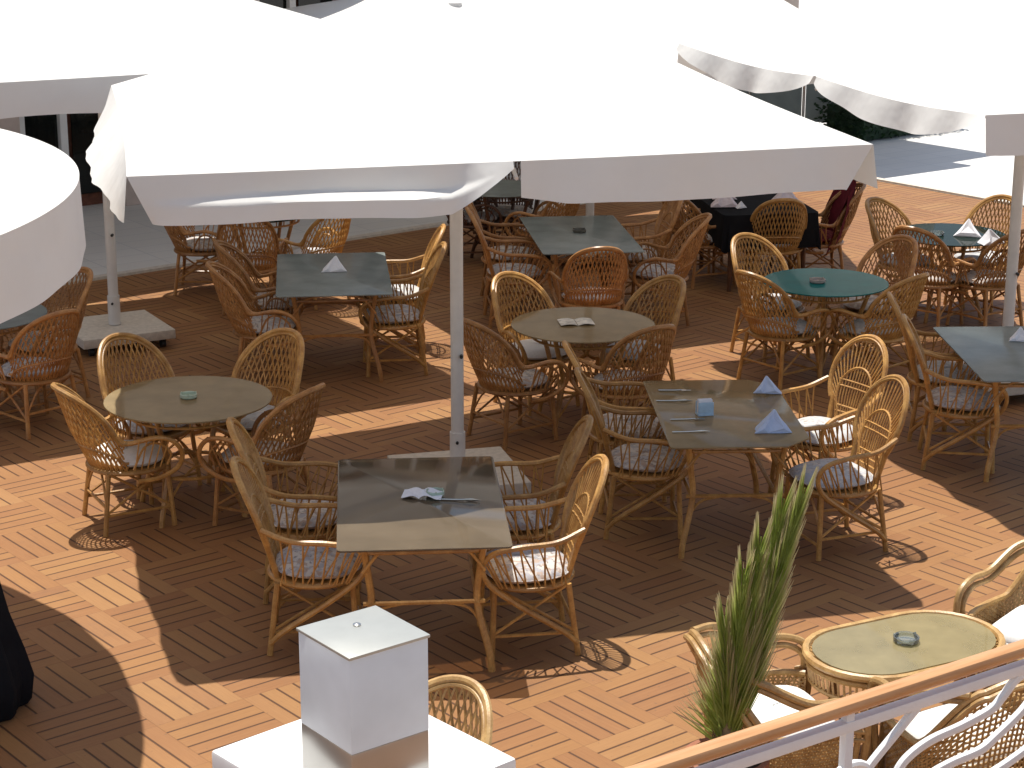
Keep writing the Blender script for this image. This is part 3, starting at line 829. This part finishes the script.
# napkin holder, two standing plates with a pack of tissues between
h = thing('napkin_holder', 'small blue and white napkin holder on the right rectangular table', 'holder', (1.20, 11.90, ZT), R(12))
mb = MB(); mb.box((0, 0, .006), (.10, .07, .012)); mb.box((0, -.028, .045), (.10, .006, .08)); mb.box((0, .028, .045), (.10, .006, .08)); mb.build('stand', M['blue_card'], h, bevel=.002)
mb = MB()
for i in range(5): mb.box((0, -.018 + .009 * i, .055), (.088, .006, .086 + .006 * (i % 2)))
mb.build('tissues', M['linen'], h)
def cutlery(name, label, x, y, rz):
    mb = MB(); mb.tube(bez([(-.10, 0, .004), (0, 0, .005), (.05, 0, .008)], 4), [.006] * 9, 6, flat=.35)
    if name == 'fork':
        mb.box((.062, 0, .008), (.03, .022, .003))
        for i in range(4): mb.box((.093, -.009 + .006 * i, .008), (.036, .003, .002))
    else: mb.tube([(.05, 0, .007), (.08, 0, .007), (.13, .003, .006)], [.007, .010, .002], 6, flat=.2)
    tag(mb.build(name, M['steel'], loc=(x, y, ZT), rz=rz), label, name)
cutlery('fork', 'steel fork on the left half of the two-napkin table, farthest piece', 1.05, 12.42, R(-3))
cutlery('knife', 'steel knife beside the far fork on the two-napkin table', 1.02, 12.18, R(-2))
cutlery('fork', 'steel fork nearer the lens on the left of the two-napkin table', 1.08, 11.78, R(3))
cutlery('knife', 'steel knife nearest the front edge of the two-napkin table', 1.07, 11.52, R(2))

def ashtray(label, x, y, mat, r=.055, z=ZT, group='ashtrays on the tables'):
    t = thing('ashtray', label, 'ashtray', (x, y, z), .3, group)
    mb = MB(); mb.lathe([(0, 0), (r * .86, 0), (r, .008), (r, .026), (r * .93, .030), (r * .84, .026), (r * .78, .010), (0, .008)], 24); mb.build('bowl', mat, t)
    mb = MB()
    for k in range(3):
        a = R(120 * k + 20); mb.tube([(r * .80 * math.cos(a), r * .80 * math.sin(a), .029), (r * 1.02 * math.cos(a), r * 1.02 * math.sin(a), .029)], .005, 6)
    mb.build('rest', mat, t); return t
ashtray('pale green ashtray in the middle of the left round table', -2.07, 12.25, M['ashtray_green'])
ashtray('grey ashtray on the teal round table', 2.44, 15.55, M['ashtray_grey'], .065)
ashtray('dark ashtray on the far middle rectangular table', .60, 17.52, M['ashtray_dark'], .06)
ashtray('clear glass ashtray glinting on the oval wicker table', 1.87, 8.75, M['glass_clear'], .062, .5855)
ashtray('glass ashtray catching light on the blackish round table', 3.78, 17.42, M['glass_clear'], .06)
# open menu on the round table
m_ = thing('open_menu', 'open printed menu lying on the middle round table', 'menu', (.47, 14.22, ZT), R(8))
for sx in (-1, 1):
    mb = MB(); mb.grid(lambda u, v: (sx * (.002 + .125 * u), -.095 + .19 * v, .003 + .016 * math.sin(u * 2.6) * (1 - u * .6)), 8, 2)
    mb.build('page', M['paper'], m_)
# tissue and lighter things on the front table
mb = MB()
mb.grid(lambda u, v: (-.13 + .22 * u, -.05 + .11 * v, .006 + .028 * abs(math.sin(u * 7 + v * 3)) * (1 - abs(2 * u - 1)) + .012 * v), 20, 8)
tag(mb.build('napkin', M['linen'], loc=(-.47, 10.33, ZT), rz=R(-8)), 'crumpled flat napkin on the long front table', 'napkin', 'folded napkins on the tables')
ashtray('pale ashtray beside the crumpled flat napkin on the front table', -.42, 10.36, M['ashtray_green'], .05)
cutlery('knife', 'single knife lying by the crumpled napkin on the front table', -.30, 10.27, R(-6))

# ------------------------------------------------------------------ parasols
def lerp(a, b, t): return a + (b - a) * t
def parasol(label, corners, zc, pole, base_rz, apex_z=3.25, flip=False, droop=None, val=.25, scallop=False):
    """corners: FL, FR, BR, BL on plan; one square market parasol on a weighted slab"""
    root = thing('market_parasol', label, 'parasol', (pole[0], pole[1], 0), 0., 'white square market parasols')
    C = [Vector((x - pole[0], y - pole[1], (zc if not droop else zc + droop[i]))) for i, (x, y) in enumerate(corners)]
    cen = sum(C, Vector()) / 4; apex = Vector((cen.x, cen.y, apex_z))
    def edge(a, b, s_, k):
        w = math.sin(math.pi * s_); e = a.lerp(b, s_)
        e = e + (cen - e) * .012 * w; e.z = lerp(a.z, b.z, s_) - .012 * w
        if scallop and k == 3: e.z -= .05 * abs(math.sin(2 * math.pi * s_)); e += (cen - e) * .02 * abs(math.sin(2 * math.pi * s_))
        return e
    mb = MB(); n = 26
    for k in range(4):
        a, b = C[k], C[(k + 1) % 4]
        def panel(u, v, a=a, b=b, kk=k):
            w = math.sin(math.pi * u)
            e = edge(a, b, u, kk)
            p = e.lerp(apex, v); p.z -= .06 * math.sin(math.pi * v) * w - .015 * math.sin(u * 17 + k) * math.sin(math.pi * v) * w
            return p
        mb.grid(panel, n, 12)
    cp = mb.build('canopy', M['canvas'], root)
    for k in range(4):
        a, b = C[k], C[(k + 1) % 4]; out = ((a + b) / 2 - cen); out.z = 0; out.normalize()
        ctr = [(0., 1.)]
        segs = ((0., .495), (.505, 1.)) if (k == 0 and flip) or (k == 3 and scallop) else ((0., 1.),)
        for si, (s0, s1) in enumerate(segs):
            mb = MB()
            def vf(u, v, a=a, b=b, s0=s0, s1=s1, si=si, k=k):
                s_ = s0 + (s1 - s0) * u; w = math.sin(math.pi * s_)
                e = edge(a, b, s_, k)
                h = val; o_ = .012 * math.sin(s_ * 23 + k * 2) * v + .006 * math.sin(s_ * 57 + k) * v + .03 * v
                h *= 1 + .035 * math.sin(s_ * 19 + k * 1.3)
                ed = (b - a).normalized()
                if k == 0 and flip:                        # the ends draw in under the corners
                    e = e - ed * (.16 * v * max(0, (s_ - .94) / .06) ** 1.5) + ed * (.12 * v * max(0, (.05 - s_) / .05) ** 1.5)
                    if si == 0:                            # left half folded outward, then cut away to the middle
                        kk = min(1, max(0, (s_ - .02) / .25)) * min(1, max(0, (.46 - s_) / .10))
                        o_ += .115 * kk * min(1., max(0., (v - .52 + .04 * math.sin(s_ * 9)) / .10))
                        if s_ > .41: h *= 1 - (s_ - .41) / .085 * .85; o_ += .06 * math.sin(math.pi * (s_ - .41) / .085) * v
                    elif s_ < .57: h *= .80 + .20 * (s_ - .505) / .065
                elif k == 3 and flip:                      # the left side hangs out and billows
                    o_ += .19 * math.sin(math.pi * min(1, .15 + s_ * .82)) ** 1.5 * v
                elif k == 3 and scallop:                   # ends tucked up, bellies between
                    h *= .20 + .56 * math.sin(math.pi * u) ** .8
                    o_ += .02 * math.sin(math.pi * u) * v + .02 * math.sin(u * 21) * v
                return e + out * o_ - Vector((0, 0, h * v))
            mb.grid(vf, 40, 16)
            mb.build('valance', M['canvas'], cp)
    mb = MB(); mb.tube([(0, 0, .17), (0, 0, apex_z - .08)], .043, 18); mb.tube([(0, 0, .17), (0, 0, .42)], .052, 18)
    pl = mb.build('pole', M['pole_paint'], root)
    mb = MB(); mb.tube([(.03, -.04, .95), (.03, -.075, .95)], .012, 8); mb.tube([(.0, -.04, .36), (.0, -.07, .36)], .010, 8); mb.build('locking_pin', M['castor_black'], pl)
    hub = Vector((0, 0, apex_z - .75))
    for k in range(8):
        tgt = C[k // 2] if k % 2 == 0 else (C[k // 2] + C[(k // 2 + 1) % 4]) / 2
        top = apex - Vector((0, 0, .05 if k % 2 == 0 else .13)); e = Vector(tgt); e.z -= .03 if k % 2 == 0 else .10
        mb = MB(); mb.tube([top, top.lerp(e, .985) - Vector((0, 0, .02 if k % 2 else 0))], .012, 6); rb = mb.build('rib', M['pole_paint'], root)
        mb = MB(); mb.rod(hub, top.lerp(e, .5) - Vector((0, 0, .015)), .010); mb.build('strut', M['pole_paint'], rb)
    b = thing_part_base(root, base_rz)
    return root
def thing_part_base(root, rz):
    mb = MB(); s_ = .40
    mb.prism([(-s_, -s_), (s_, -s_), (s_, s_), (-s_, s_)], .085, .165)
    b = mb.build('base_slab', M['concrete_cream'], root, bevel=.012, rz=rz)
    for sx in (-1, 1):
        for sy in (-1, 1):
            c = MB(); x, y = sx * .31, sy * .31
            c.tube([(x - .02, y, .035), (x + .02, y, .035)], .034, 14); c.tube([(x, y, .06), (x, y, .09)], .014, 8); c.box((x, y, .066), (.055, .03, .012))
            c.build('castor', M['castor_black'], b)
    return b
def square(c, half, deg):
    a = R(deg); e = Vector((math.cos(a), math.sin(a))) * half; n_ = Vector((-math.sin(a), math.cos(a))) * half; c = Vector(c)
    return [tuple(c - e - n_), tuple(c + e - n_), tuple(c + e + n_), tuple(c - e + n_)]
parasol('central white square parasol, valance split at mid-front with a folded left half', [(-1.99, 10.18), (2.05, 11.27), (1.10, 15.95), (-2.76, 13.75)], 2.55, (-.36, 12.60), R(15), 3.3, flip=True)
parasol('white parasol behind the round canopy, its castor slab visible at left', square((-3.38, 16.42), 2.1, 29), 2.55, (-3.38, 16.45), R(29), 3.25)
parasol('white parasol at upper right with a curled, scalloped left edge', [(2.95, 12.42), (6.9, 13.75), (5.3, 17.85), (1.36, 16.42)], 2.55, (3.86, 15.05), R(19), 3.3, scallop=True)
parasol('far white parasol whose pole stands behind the small ashtray table', [(-.30, 16.2), (3.3, 17.9), (3.05, 23.3), (-2.6, 21.4)], 2.33, (.78, 19.75), R(30), 3.0)
parasol('unseen white parasol added beyond the deck corner to shade the paving', square((2.95, 26.5), 1.9, 36), 2.5, (2.95, 26.5), R(36), 3.1)  # out of view, added so its shadow falls on the far paving

# round canopy at left
t = thing('round_canopy', 'large round white canopy with hanging skirt cut by the left photo edge', 'canopy', (-5.25, 9.0, 0))
prof = [(3.2, 2.65), (3.0, 2.668), (2.2, 2.74), (1.2, 2.86), (.02, 3.02)]
def roof_pt(u, v):
    k = min(3, int(v * 4)); f_ = v * 4 - k; q = prof[k][0] + (prof[k + 1][0] - prof[k][0]) * f_
    return (q * math.cos(2 * math.pi * u), q * math.sin(2 * math.pi * u), prof[k][1] + (prof[k + 1][1] - prof[k][1]) * f_)
mb = MB(); mb.grid(roof_pt, 400, 8); mb.build('roof', M['canvas'], t)
mb = MB(); nn = 200
mb.grid(lambda u, v: ((3.199 + .010 * v + .006 * v * math.sin(u * 188.4956)) * math.cos(2 * math.pi * u), (3.199 + .010 * v + .006 * v * math.sin(u * 188.4956)) * math.sin(2 * math.pi * u), 2.6505 - .37 * v), 400, 6)
mb.build('skirt', M['canvas'], t)
mb = MB(); mb.tube([(0, 0, 0), (0, 0, 3.0)], .07, 18); mb.build('pole', M['pole_paint'], t)
mb = MB(); mb.lathe([(0, 0), (.5, 0), (.5, .12), (.45, .14), (0, .15)], 32); mb.build('base_slab', M['concrete_cream'], t)
for k in range(8):
    a = R(45 * k + 12); mb = MB(); mb.rod((0, 0, 2.80), (3.16 * math.cos(a), 3.16 * math.sin(a), 2.60), .012); mb.build('rib', M['pole_paint'], t)

# black draped thing at the left edge
mb = MB(); n = 72; v = []; prof = [(.0, 1.22), (.07, 1.21), (.11, 1.14), (.16, .95), (.21, .74), (.25, .50), (.31, .30), (.345, .16), (.33, .03), (.31, .0)]
for r_, z in prof:
    for j in range(n):
        a = 2 * math.pi * j / n; k = 1 + (.06 * math.sin(9 * a + z * 2) + .03 * math.sin(23 * a)) * min(1, (1.12 - z) * 2)
        v.append((r_ * k * math.cos(a), r_ * k * math.sin(a), z))
mb.add(v, [(i * n + j, i * n + (j + 1) % n, (i + 1) * n + (j + 1) % n, (i + 1) * n + j) for i in range(len(prof) - 1) for j in range(n)])
tag(mb.build('draped_cover', M['black_cloth'], loc=(-2.785, 9.26, .006)), 'black draped cloth shape standing in the round canopy shadow at the left edge', 'cover')

# ------------------------------------------------------------------ white lamp pillar
PR = R(42)
t = thing('lamp_pillar', 'white square masonry pillar with broad flat cap below the lamp box', 'pillar', (-.435, 5.33, 0), PR)
mb = MB(); mb.box((0, 0, .79), (.50, .50, 1.58)); mb.build('shaft', M['render_white'], t, bevel=.008)
mb = MB(); mb.box((0, 0, 1.64), (.64, .64, .12)); mb.build('cap', M['render_white'], t, bevel=.012)
t = thing('lamp_box', 'white box lamp with steel lid and chrome foot on the pillar', 'lamp', (-.418, 5.20, 1.702), R(38))
BX = .262
mb = MB(); mb.box((0, 0, .075), (BX, BX, .15)); mb.build('foot_band', M['chrome'], t, bevel=.004)
mb = MB(); mb.box((0, 0, .292), (BX + .001, BX + .001, .284)); mb.build('body', M['panel_white'], t, bevel=.004)
mb = MB(); mb.box((0, 0, .4385), (BX + .010, BX + .010, .009)); ld = mb.build('lid', M['lid_paint'], t, bevel=.002)
mb = MB(); mb.lathe([(0, .4425), (.012, .4432), (.012, .447), (.006, .450), (0, .4505)], 16, c=(.01, .045)); mb.build('screw', M['steel'], ld)

# ------------------------------------------------------------------ railing
P0 = Vector((.3368, 4.8837, 0)); RD = Vector((.82735, .56169, 0)).normalized(); ra = math.atan2(RD.y, RD.x)
t = thing('balcony_railing', 'balcony railing with wooden handrail and white wavy metal bars', 'railing', P0, ra)
def slab_bar(mb, pts, w, th):      # bar swept in the railing plane
    mb.tube(pts, w, 8, flat=th / w)
mb = MB()
sec = [(-.022, 1.846), (.022, 1.846), (.028, 1.854), (.029, 1.868), (.024, 1.880), (.011, 1.886), (-.011, 1.886), (-.024, 1.880), (-.029, 1.868), (-.028, 1.854)]
x0, x1 = -.95, 3.4; m_n = len(sec); v = []; 
steps = 30
for i in range(steps + 1):
    x = x0 + (x1 - x0) * i / steps
    v += [(x, y, z) for y, z in sec]
f = [(i * m_n + j, i * m_n + (j + 1) % m_n, (i + 1) * m_n + (j + 1) % m_n, (i + 1) * m_n + j) for i in range(steps) for j in range(m_n)] + [tuple(range(m_n)), tuple(steps * m_n + j for j in range(m_n))]
mb.add(v, f); mb.build('handrail', M['handrail'], t)
mb = MB(); mb.box(((x0 + x1) / 2, 0, 1.800), (x1 - x0, .034, .034)); mb.build('upper_bar', M['white_paint'], t, bevel=.004)
mb = MB(); mb.box(((x0 + x1) / 2, 0, 1.10), (x1 - x0, .030, .034)); mb.build('lower_bar', M['white_paint'], t, bevel=.004)
for x in (-1.0, .778, 2.556):
    mb = MB(); mb.box((x, 0, 1.434), (.032, .028, .826)); mb.build('post', M['white_paint'], t, bevel=.004)
W1 = [(1.62, 1.785), (1.505, 1.770), (1.44, 1.722), (1.389, 1.690), (1.262, 1.668), (1.125, 1.655), (1.03, 1.622), (.985, 1.57), (.95, 1.47), (.93, 1.35), (.91, 1.22), (.87, 1.12)]
W2 = [(1.72, 1.765), (1.62, 1.725), (1.536, 1.649), (1.419, 1.588), (1.347, 1.560), (1.22, 1.552), (1.125, 1.530), (1.06, 1.46), (1.03, 1.33), (1.01, 1.20), (.97, 1.12)]
W0 = [(1.065, 1.785), (.96, 1.706), (.87, 1.635), (.835, 1.58)]
W3 = [(1.92, 1.78), (1.82, 1.70), (1.72, 1.60), (1.60, 1.52), (1.48, 1.48), (1.35, 1.45), (1.23, 1.40), (1.16, 1.30), (1.12, 1.12)]
def wavy(pts, dx=0.):
    mb = MB(); P = bez([(x + dx, 0, z) for x, z in pts], 6); mb.tube(P, .0165, 8, flat=.75); mb.build('wavy_bar', M['white_paint'], t)
for dx in (0., 1.78):
    for w in (W0, W1, W2, W3):
        if max(x for x, z in w) + dx < x1: wavy(w, dx)
mb = MB()
mb.tube([(.80 + .085 * math.cos(a), 0, 1.592 + .075 * math.sin(a)) for a in [2 * math.pi * i / 28 for i in range(28)]], .014, 8, closed=True); mb.build('ring', M['white_paint'], t)
mb = MB(); mb.box((1.225, 0, .52), (4.5, .22, 1.04)); o = mb.build('parapet_wall', M['render_white'], bevel=.01, loc=P0, rz=ra)
tag(o, 'low white parapet wall under the balcony railing', 'wall')

# ------------------------------------------------------------------ palm
PB = Vector((.95, 8.02, .43))
t = thing('plant_pot', 'terracotta pot holding the young palm behind the handrail', 'pot', (PB.x, PB.y, .006))
mb = MB(); mb.lathe([(0, 0), (.13, 0), (.17, .30), (.19, .30), (.19, .35), (.165, .35), (.16, .30), (0, .295)], 36); mb.build('body', M['terracotta'], t)
mb = MB(); mb.lathe([(0, .302), (.158, .302), (.158, .315), (0, .322)], 24); mb.build('soil', M['soil'], t)
t = thing('young_palm', 'young palm with upright folded green fronds behind the wooden handrail', 'palm', (PB.x, PB.y, .006))
mb = MB(); mb.tube([(0, 0, .30), (.0, 0, .36), (.005, 0, .44), (.01, 0, .52)], [.050, .052, .04, .02], 12)
rg = random.Random(3)
for i in range(70):
    a = rg.uniform(0, 6.28); z = rg.uniform(.32, .42); r_ = .045
    mb.tube([(r_ * math.cos(a), r_ * math.sin(a), z), (r_ * 1.5 * math.cos(a), r_ * 1.5 * math.sin(a), z + .06)], .003, 4)
mb.build('trunk', M['fibre'], t)
def frond(tip, n, L0, L1, spread0, spread1, seed, width=.013, side=(-1, 1), t0=.02):
    rg = random.Random(seed)
    base = Vector((0, 0, .36)); tip = Vector(tip); axis = (tip - base).normalized()
    sideV = Vector((1, -.25, 0)); sideV = (sideV - axis * sideV.dot(axis)).normalized(); dep = axis.cross(sideV)
    verts, faces, tn = [], [], []
    def blade(root, d, L, w, curl):
        o = len(verts); k = 6
        wv = d.cross(dep + sideV * rg.uniform(-.6, .6)).normalized()
        for i in range(k + 1):
            s_ = i / k; c = root + d * (L * s_) + (axis * .25 - dep * .1 + Vector((0, 0, -.35)) * curl) * (L * s_ * s_ * curl)
            ww = w * (1 - s_ ** 1.8) * (.35 + .65 * min(1, s_ * 5)) + .0006
            verts.extend([tuple(c - wv * ww), tuple(c + dep * ww * .5), tuple(c + wv * ww)]); tn.extend([s_] * 3)
        for i in range(k):
            a = o + i * 3; faces.extend([(a, a + 1, a + 4, a + 3), (a + 1, a + 2, a + 5, a + 4)])
    Lr = (tip - base).length
    for i in range(n):
        f_ = t0 + (1 - t0) * (i / n) ** 1.0
        for s_ in side:
            ang = R(lerp(spread0, spread1, min(1, f_ * 1.6)) * rg.uniform(.75, 1.2))
            d = axis * math.cos(ang) + sideV * (s_ * math.sin(ang)) + dep * rg.uniform(-.16, .16)
            L = lerp(L0, L1, f_) * rg.uniform(.8, 1.12); L = min(L, (1.04 - f_) * Lr + .10)
            root = base + axis * (Lr * .86 * f_) + sideV * s_ * .006 + dep * rg.uniform(-.012, .012)
            blade(root, d.normalized(), L, width * rg.uniform(.6, 1.1), rg.uniform(-.05, .18))
    me = bpy.data.meshes.new('frond'); me.from_pydata(verts, [], faces); me.update()
    at = me.attributes.new('tipness', 'FLOAT', 'POINT'); at.data.foreach_set('value', tn)
    me.materials.append(M['palm']); me.polygons.foreach_set('use_smooth', [True] * len(me.polygons))
    o = bpy.data.objects.new('frond', me); COL.objects.link(o); o.parent = t
    mb = MB(); mb.tube([base - axis * .1, base.lerp(tip, .5), base.lerp(tip, .9)], [.011, .007, .003], 8); mb.build('rib', M['palm'], o)
frond((.33, .02, 1.73), 150, .44, .22, 10, 6, 1, .0052)
frond((.24, .06, 1.66), 90, .44, .22, 11, 7, 6, .005)
frond((.13, .00, 1.49), 120, .42, .20, 13, 8, 2, .0052)
frond((.05, -.03, 1.34), 90, .38, .18, 17, 9, 7, .005)
frond((-.03, -.03, 1.10), 90, .36, .16, 27, 10, 4, .0048, side=(-1, .4))
frond((-.02, -.03, .86), 80, .28, .16, 52, 16, 5, .0042, side=(-1, .2))

# ------------------------------------------------------------------ building at the back
W0_, W1_ = Vector((-14., 14.95)), Vector((4.0, 29.65)); wd = (W1_ - W0_); WL = wd.length; wa = math.atan2(wd.y, wd.x)
t = thing('restaurant_building', 'low restaurant front with dark glazing, white mullions and pinkish pillars', 'building', (W0_.x, W0_.y, 0), wa)
mb = MB(); mb.box((WL / 2, 3.2, 1.75), (WL, 6.0, 3.5)); mb.build('wall', M['brick_brown'], t)
mb = MB(); mb.box((WL / 2, 1.6, 3.62), (WL + .1, 9.4, .22)); mb.build('roof', M['render_white'], t, bevel=.02)  # deep front overhang is unseen, added to shade the paving before the wall
npan = 15; pw = WL / npan
for i in range(npan):
    xa = i * pw
    fr_ = MB()
    for xx in (xa + .26, xa + pw / 2, xa + pw - .10): fr_.box((xx, .12, 1.52), (.09, .10, 2.9))
    for zz in (2.93,): fr_.box((xa + pw / 2 + .08, .125, zz), (pw - .36, .09, .09))
    w = fr_.build('window', M['white_paint'], t, bevel=.006)
    for h_ in range(2):
        g = MB(); cx = xa + .26 + (pw - .36) * (.25 + .5 * h_); g.box((cx, .15, 1.52), ((pw - .36) / 2 - .10, .012, 2.74)); g.build('pane', M['glass_window'], w)
for i in range(npan + 1):
    mb = MB(); mb.box((i * pw, .02, 1.75), (.30, .30, 3.5)); mb.build('pillar', M['pillar_pink'], t, bevel=.01)
for i in range(npan):
    mb = MB(); mb.box((i * pw + pw * .55, .06, 3.22), (pw * .86, .1, .5)); mb.build('fascia', M['brick_brown'], t)

t = thing('windbreak_screen', 'grey fabric windbreak panels beyond the paving, seen under the upper right parasol edge', 'windbreak', (2.7, 29.3, 0), math.atan2(-1.1, 2.2))
M['grey_screen'] = simple('grey_screen', (.26, .29, .28), .8, var=.08, nscale=5)
for i in range(4):
    mb = MB(); mb.tube([(i * .82, 0, 0), (i * .82, 0, 1.12)], .022, 8); mb.build('post', M['steel'], t)
for i in range(3):
    mb = MB(); mb.box((i * .82 + .41, 0, .60), (.76, .012, .98)); mb.build('panel', M['grey_screen'], t)
# clipped hedge at the far right end of the restaurant
random.seed(11)
mb = MB()
for i in range(3600):
    x, y, z = random.uniform(-1.1, 1.1), random.uniform(-.45, .45), random.uniform(.03, .55)
    if max(abs(x) / 1.1, abs(y) / .45, z / .55) < .78: continue
    d = Vector((random.uniform(-1, 1), random.uniform(-1, 1), random.uniform(-.4, 1))).normalized(); s_ = random.uniform(.03, .06)
    e = d.orthogonal().normalized(); c = Vector((x, y, z)) * 1.02; 
    mb.add([c - d * s_, c + e * s_ * .5, c + d * s_, c - e * s_ * .5], [(0, 1, 2, 3)])
h = thing('clipped_hedge', 'dark clipped hedge below the upper right parasol, beyond the white paving', 'hedge', (5.35, 28.2, 0), wa)
mb.build('leaves', leaf_mat('hedge_leaf', (.012, .035, .012), (.03, .07, .025)), h, smooth=False)
mb = MB(); mb.box((0, 0, .24), (1.9, .68, .44)); mb.build('branches', M['hedge'], h)

# ------------------------------------------------------------------ light, sky, camera
sd = Vector((-.30, .68, 2.55)).normalized()
w = bpy.data.worlds.new('World'); sc.world = w; w.use_nodes = True
nt = w.node_tree; bg = nt.nodes['Background']
sky = nt.nodes.new('ShaderNodeTexSky'); sky.sky_type = 'NISHITA'; sky.sun_disc = False
sky.sun_elevation = math.asin(sd.z); sky.sun_rotation = math.atan2(sd.x, sd.y)
hs = nt.nodes.new('ShaderNodeHueSaturation'); hs.inputs['Saturation'].default_value = .72
nt.links.new(sky.outputs[0], hs.inputs['Color']); nt.links.new(hs.outputs[0], bg.inputs[0]); bg.inputs[1].default_value = .105
L = bpy.data.lights.new('sun', 'SUN'); L.energy = 4.2; L.angle = R(.53); L.color = (1., .955, .88)
lo = bpy.data.objects.new('sun', L); COL.objects.link(lo); lo.rotation_euler = sd.to_track_quat('Z', 'Y').to_euler(); lo.location = (-5, 12, 40)
cam = bpy.data.cameras.new('camera'); co = bpy.data.objects.new('camera', cam); COL.objects.link(co)
cam.sensor_width = 36.; cam.lens = 36. * 1994.465 / 1024.; cam.clip_end = 1000.; cam.clip_start = .05
co.location = (0, 0, 8.716 * .5)
co.matrix_world = Matrix.Translation(co.location) @ (Matrix.Rotation(0, 4, 'Z') @ Matrix.Rotation(math.pi / 2 - .279, 4, 'X') @ Matrix.Rotation(.002, 4, 'Z'))
sc.camera = co
vs = sc.view_settings; vs.view_transform = 'Standard'; vs.look = 'None'; vs.exposure = .42; vs.gamma = 1.; vs.use_curve_mapping = False
sc.cycles.max_bounces = 10; sc.cycles.transparent_max_bounces = 16; sc.cycles.use_denoising = True
sc.render.resolution_x, sc.render.resolution_y = 1024, 768
